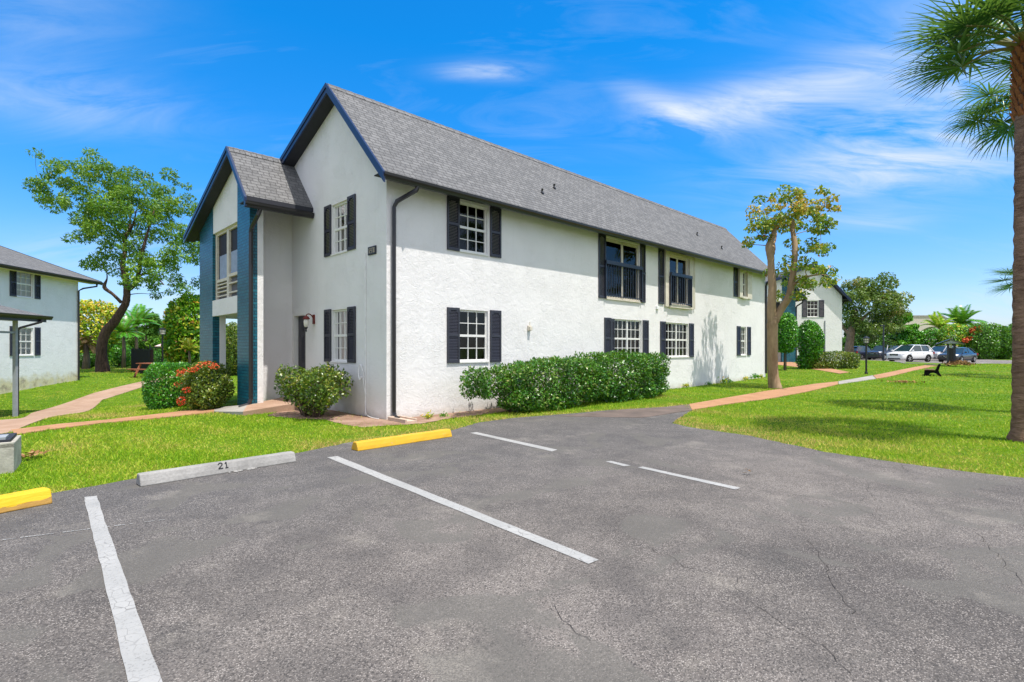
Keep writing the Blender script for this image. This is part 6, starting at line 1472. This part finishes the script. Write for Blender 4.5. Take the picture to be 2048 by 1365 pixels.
# cirrus banks by compass direction
yy = nt.math('MAXIMUM', dy, .05); u_ = nt.math('DIVIDE', dx, yy); v_ = nt.math('DIVIDE', dz, yy)
def bank(u0, v0, a, b, ang, amp):
    c, s = math.cos(ang), math.sin(ang)
    p = nt.math('SUBTRACT', u_, u0); q = nt.math('SUBTRACT', v_, v0)
    x = nt.math('DIVIDE', nt.math('ADD', nt.math('MULTIPLY', p, c), nt.math('MULTIPLY', q, s)), a); y = nt.math('DIVIDE', nt.math('SUBTRACT', nt.math('MULTIPLY', q, c), nt.math('MULTIPLY', p, s)), b)
    return nt.math('MULTIPLY', nt.math('EXPONENT', nt.math('MULTIPLY', nt.math('ADD', nt.math('MULTIPLY', x, x), nt.math('MULTIPLY', y, y)), -1)), amp)
def uv(px, py): return ((px - CX) / F, (HY - py) / F)
banks = [bank(*uv(1560, 190), .24, .045, .22, 1.2), bank(*uv(1350, 225), .11, .028, -.40, 1.0), bank(*uv(1900, 250), .30, .10, .25, 1.25), bank(*uv(1780, 340), .24, .035, .06, .8), bank(*uv(970, 142), .080, .017, 0, 1.1),
         bank(*uv(120, 205), .24, .055, -.12, .55), bank(*uv(60, 20), .22, .12, 0, .35), bank(*uv(1760, 440), .10, .02, 0, .5), bank(*uv(1950, 630), .14, .045, .2, .8), bank(*uv(200, 510), .20, .05, 0, .45), bank(*uv(330, 590), .08, .025, 0, .7), bank(*uv(1900, 40), .25, .12, .3, .5)]
tot = banks[0]
for b in banks[1:]: tot = nt.math('ADD', tot, b)
cl = nt.math('MULTIPLY', tot, nt.ramp(wisp, [(.34, .04), (.50, .55), (.66, 1.0)]))
veil = nt.math('MULTIPLY', nt.ramp(nt.math('ADD', nt.math('MULTIPLY', wisp, .6), nt.math('MULTIPLY', soft, .5)), [(.55, 0.0), (.85, .45)]), 1.0)
behind = nt.math('MULTIPLY', nt.ramp(nt.math('ADD', nt.math('MULTIPLY', dy, -1.0), nt.math('MULTIPLY', dz, .85)), [(-.05, 0.0), (.45, 1.0)]), nt.ramp(soft, [(.35, .35), (.6, .95)]))  # added clouds, unseen at the back and overhead, to whiten the blue fill light
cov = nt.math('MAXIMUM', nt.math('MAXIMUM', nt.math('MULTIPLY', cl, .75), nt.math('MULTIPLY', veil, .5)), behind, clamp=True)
tintc = nt.ramp(dz, [(0.0, (.92, .96, 1.22)), (.12, (.74, .98, 1.32)), (.30, (.26, 1.06, 1.55)), (.50, (.07, 1.12, 1.62)), (.70, (.10, 1.08, 1.6))])
blue = nt.mix(1.0, hs.outputs[0], tintc, 'MULTIPLY')
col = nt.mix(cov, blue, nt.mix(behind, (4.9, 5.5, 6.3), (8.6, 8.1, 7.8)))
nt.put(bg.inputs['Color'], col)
cam = bpy.data.cameras.new('camera'); co = bpy.data.objects.new('camera', cam); COL.objects.link(co); scn.camera = co
co.location = (0, 0, H); co.rotation_euler = (PI / 2, 0, 0); cam.sensor_width = 36; cam.lens = 36 * F / 2048; cam.shift_y = (HY - 682.5) / 2048; cam.clip_start = .05; cam.clip_end = 3000
scn.view_settings.view_transform = 'Standard'; scn.view_settings.look = 'None'; scn.view_settings.exposure = 0.45; scn.view_settings.gamma = 1.0
scn.cycles.max_bounces = 8; scn.cycles.transparent_max_bounces = 12; scn.cycles.use_denoising = True
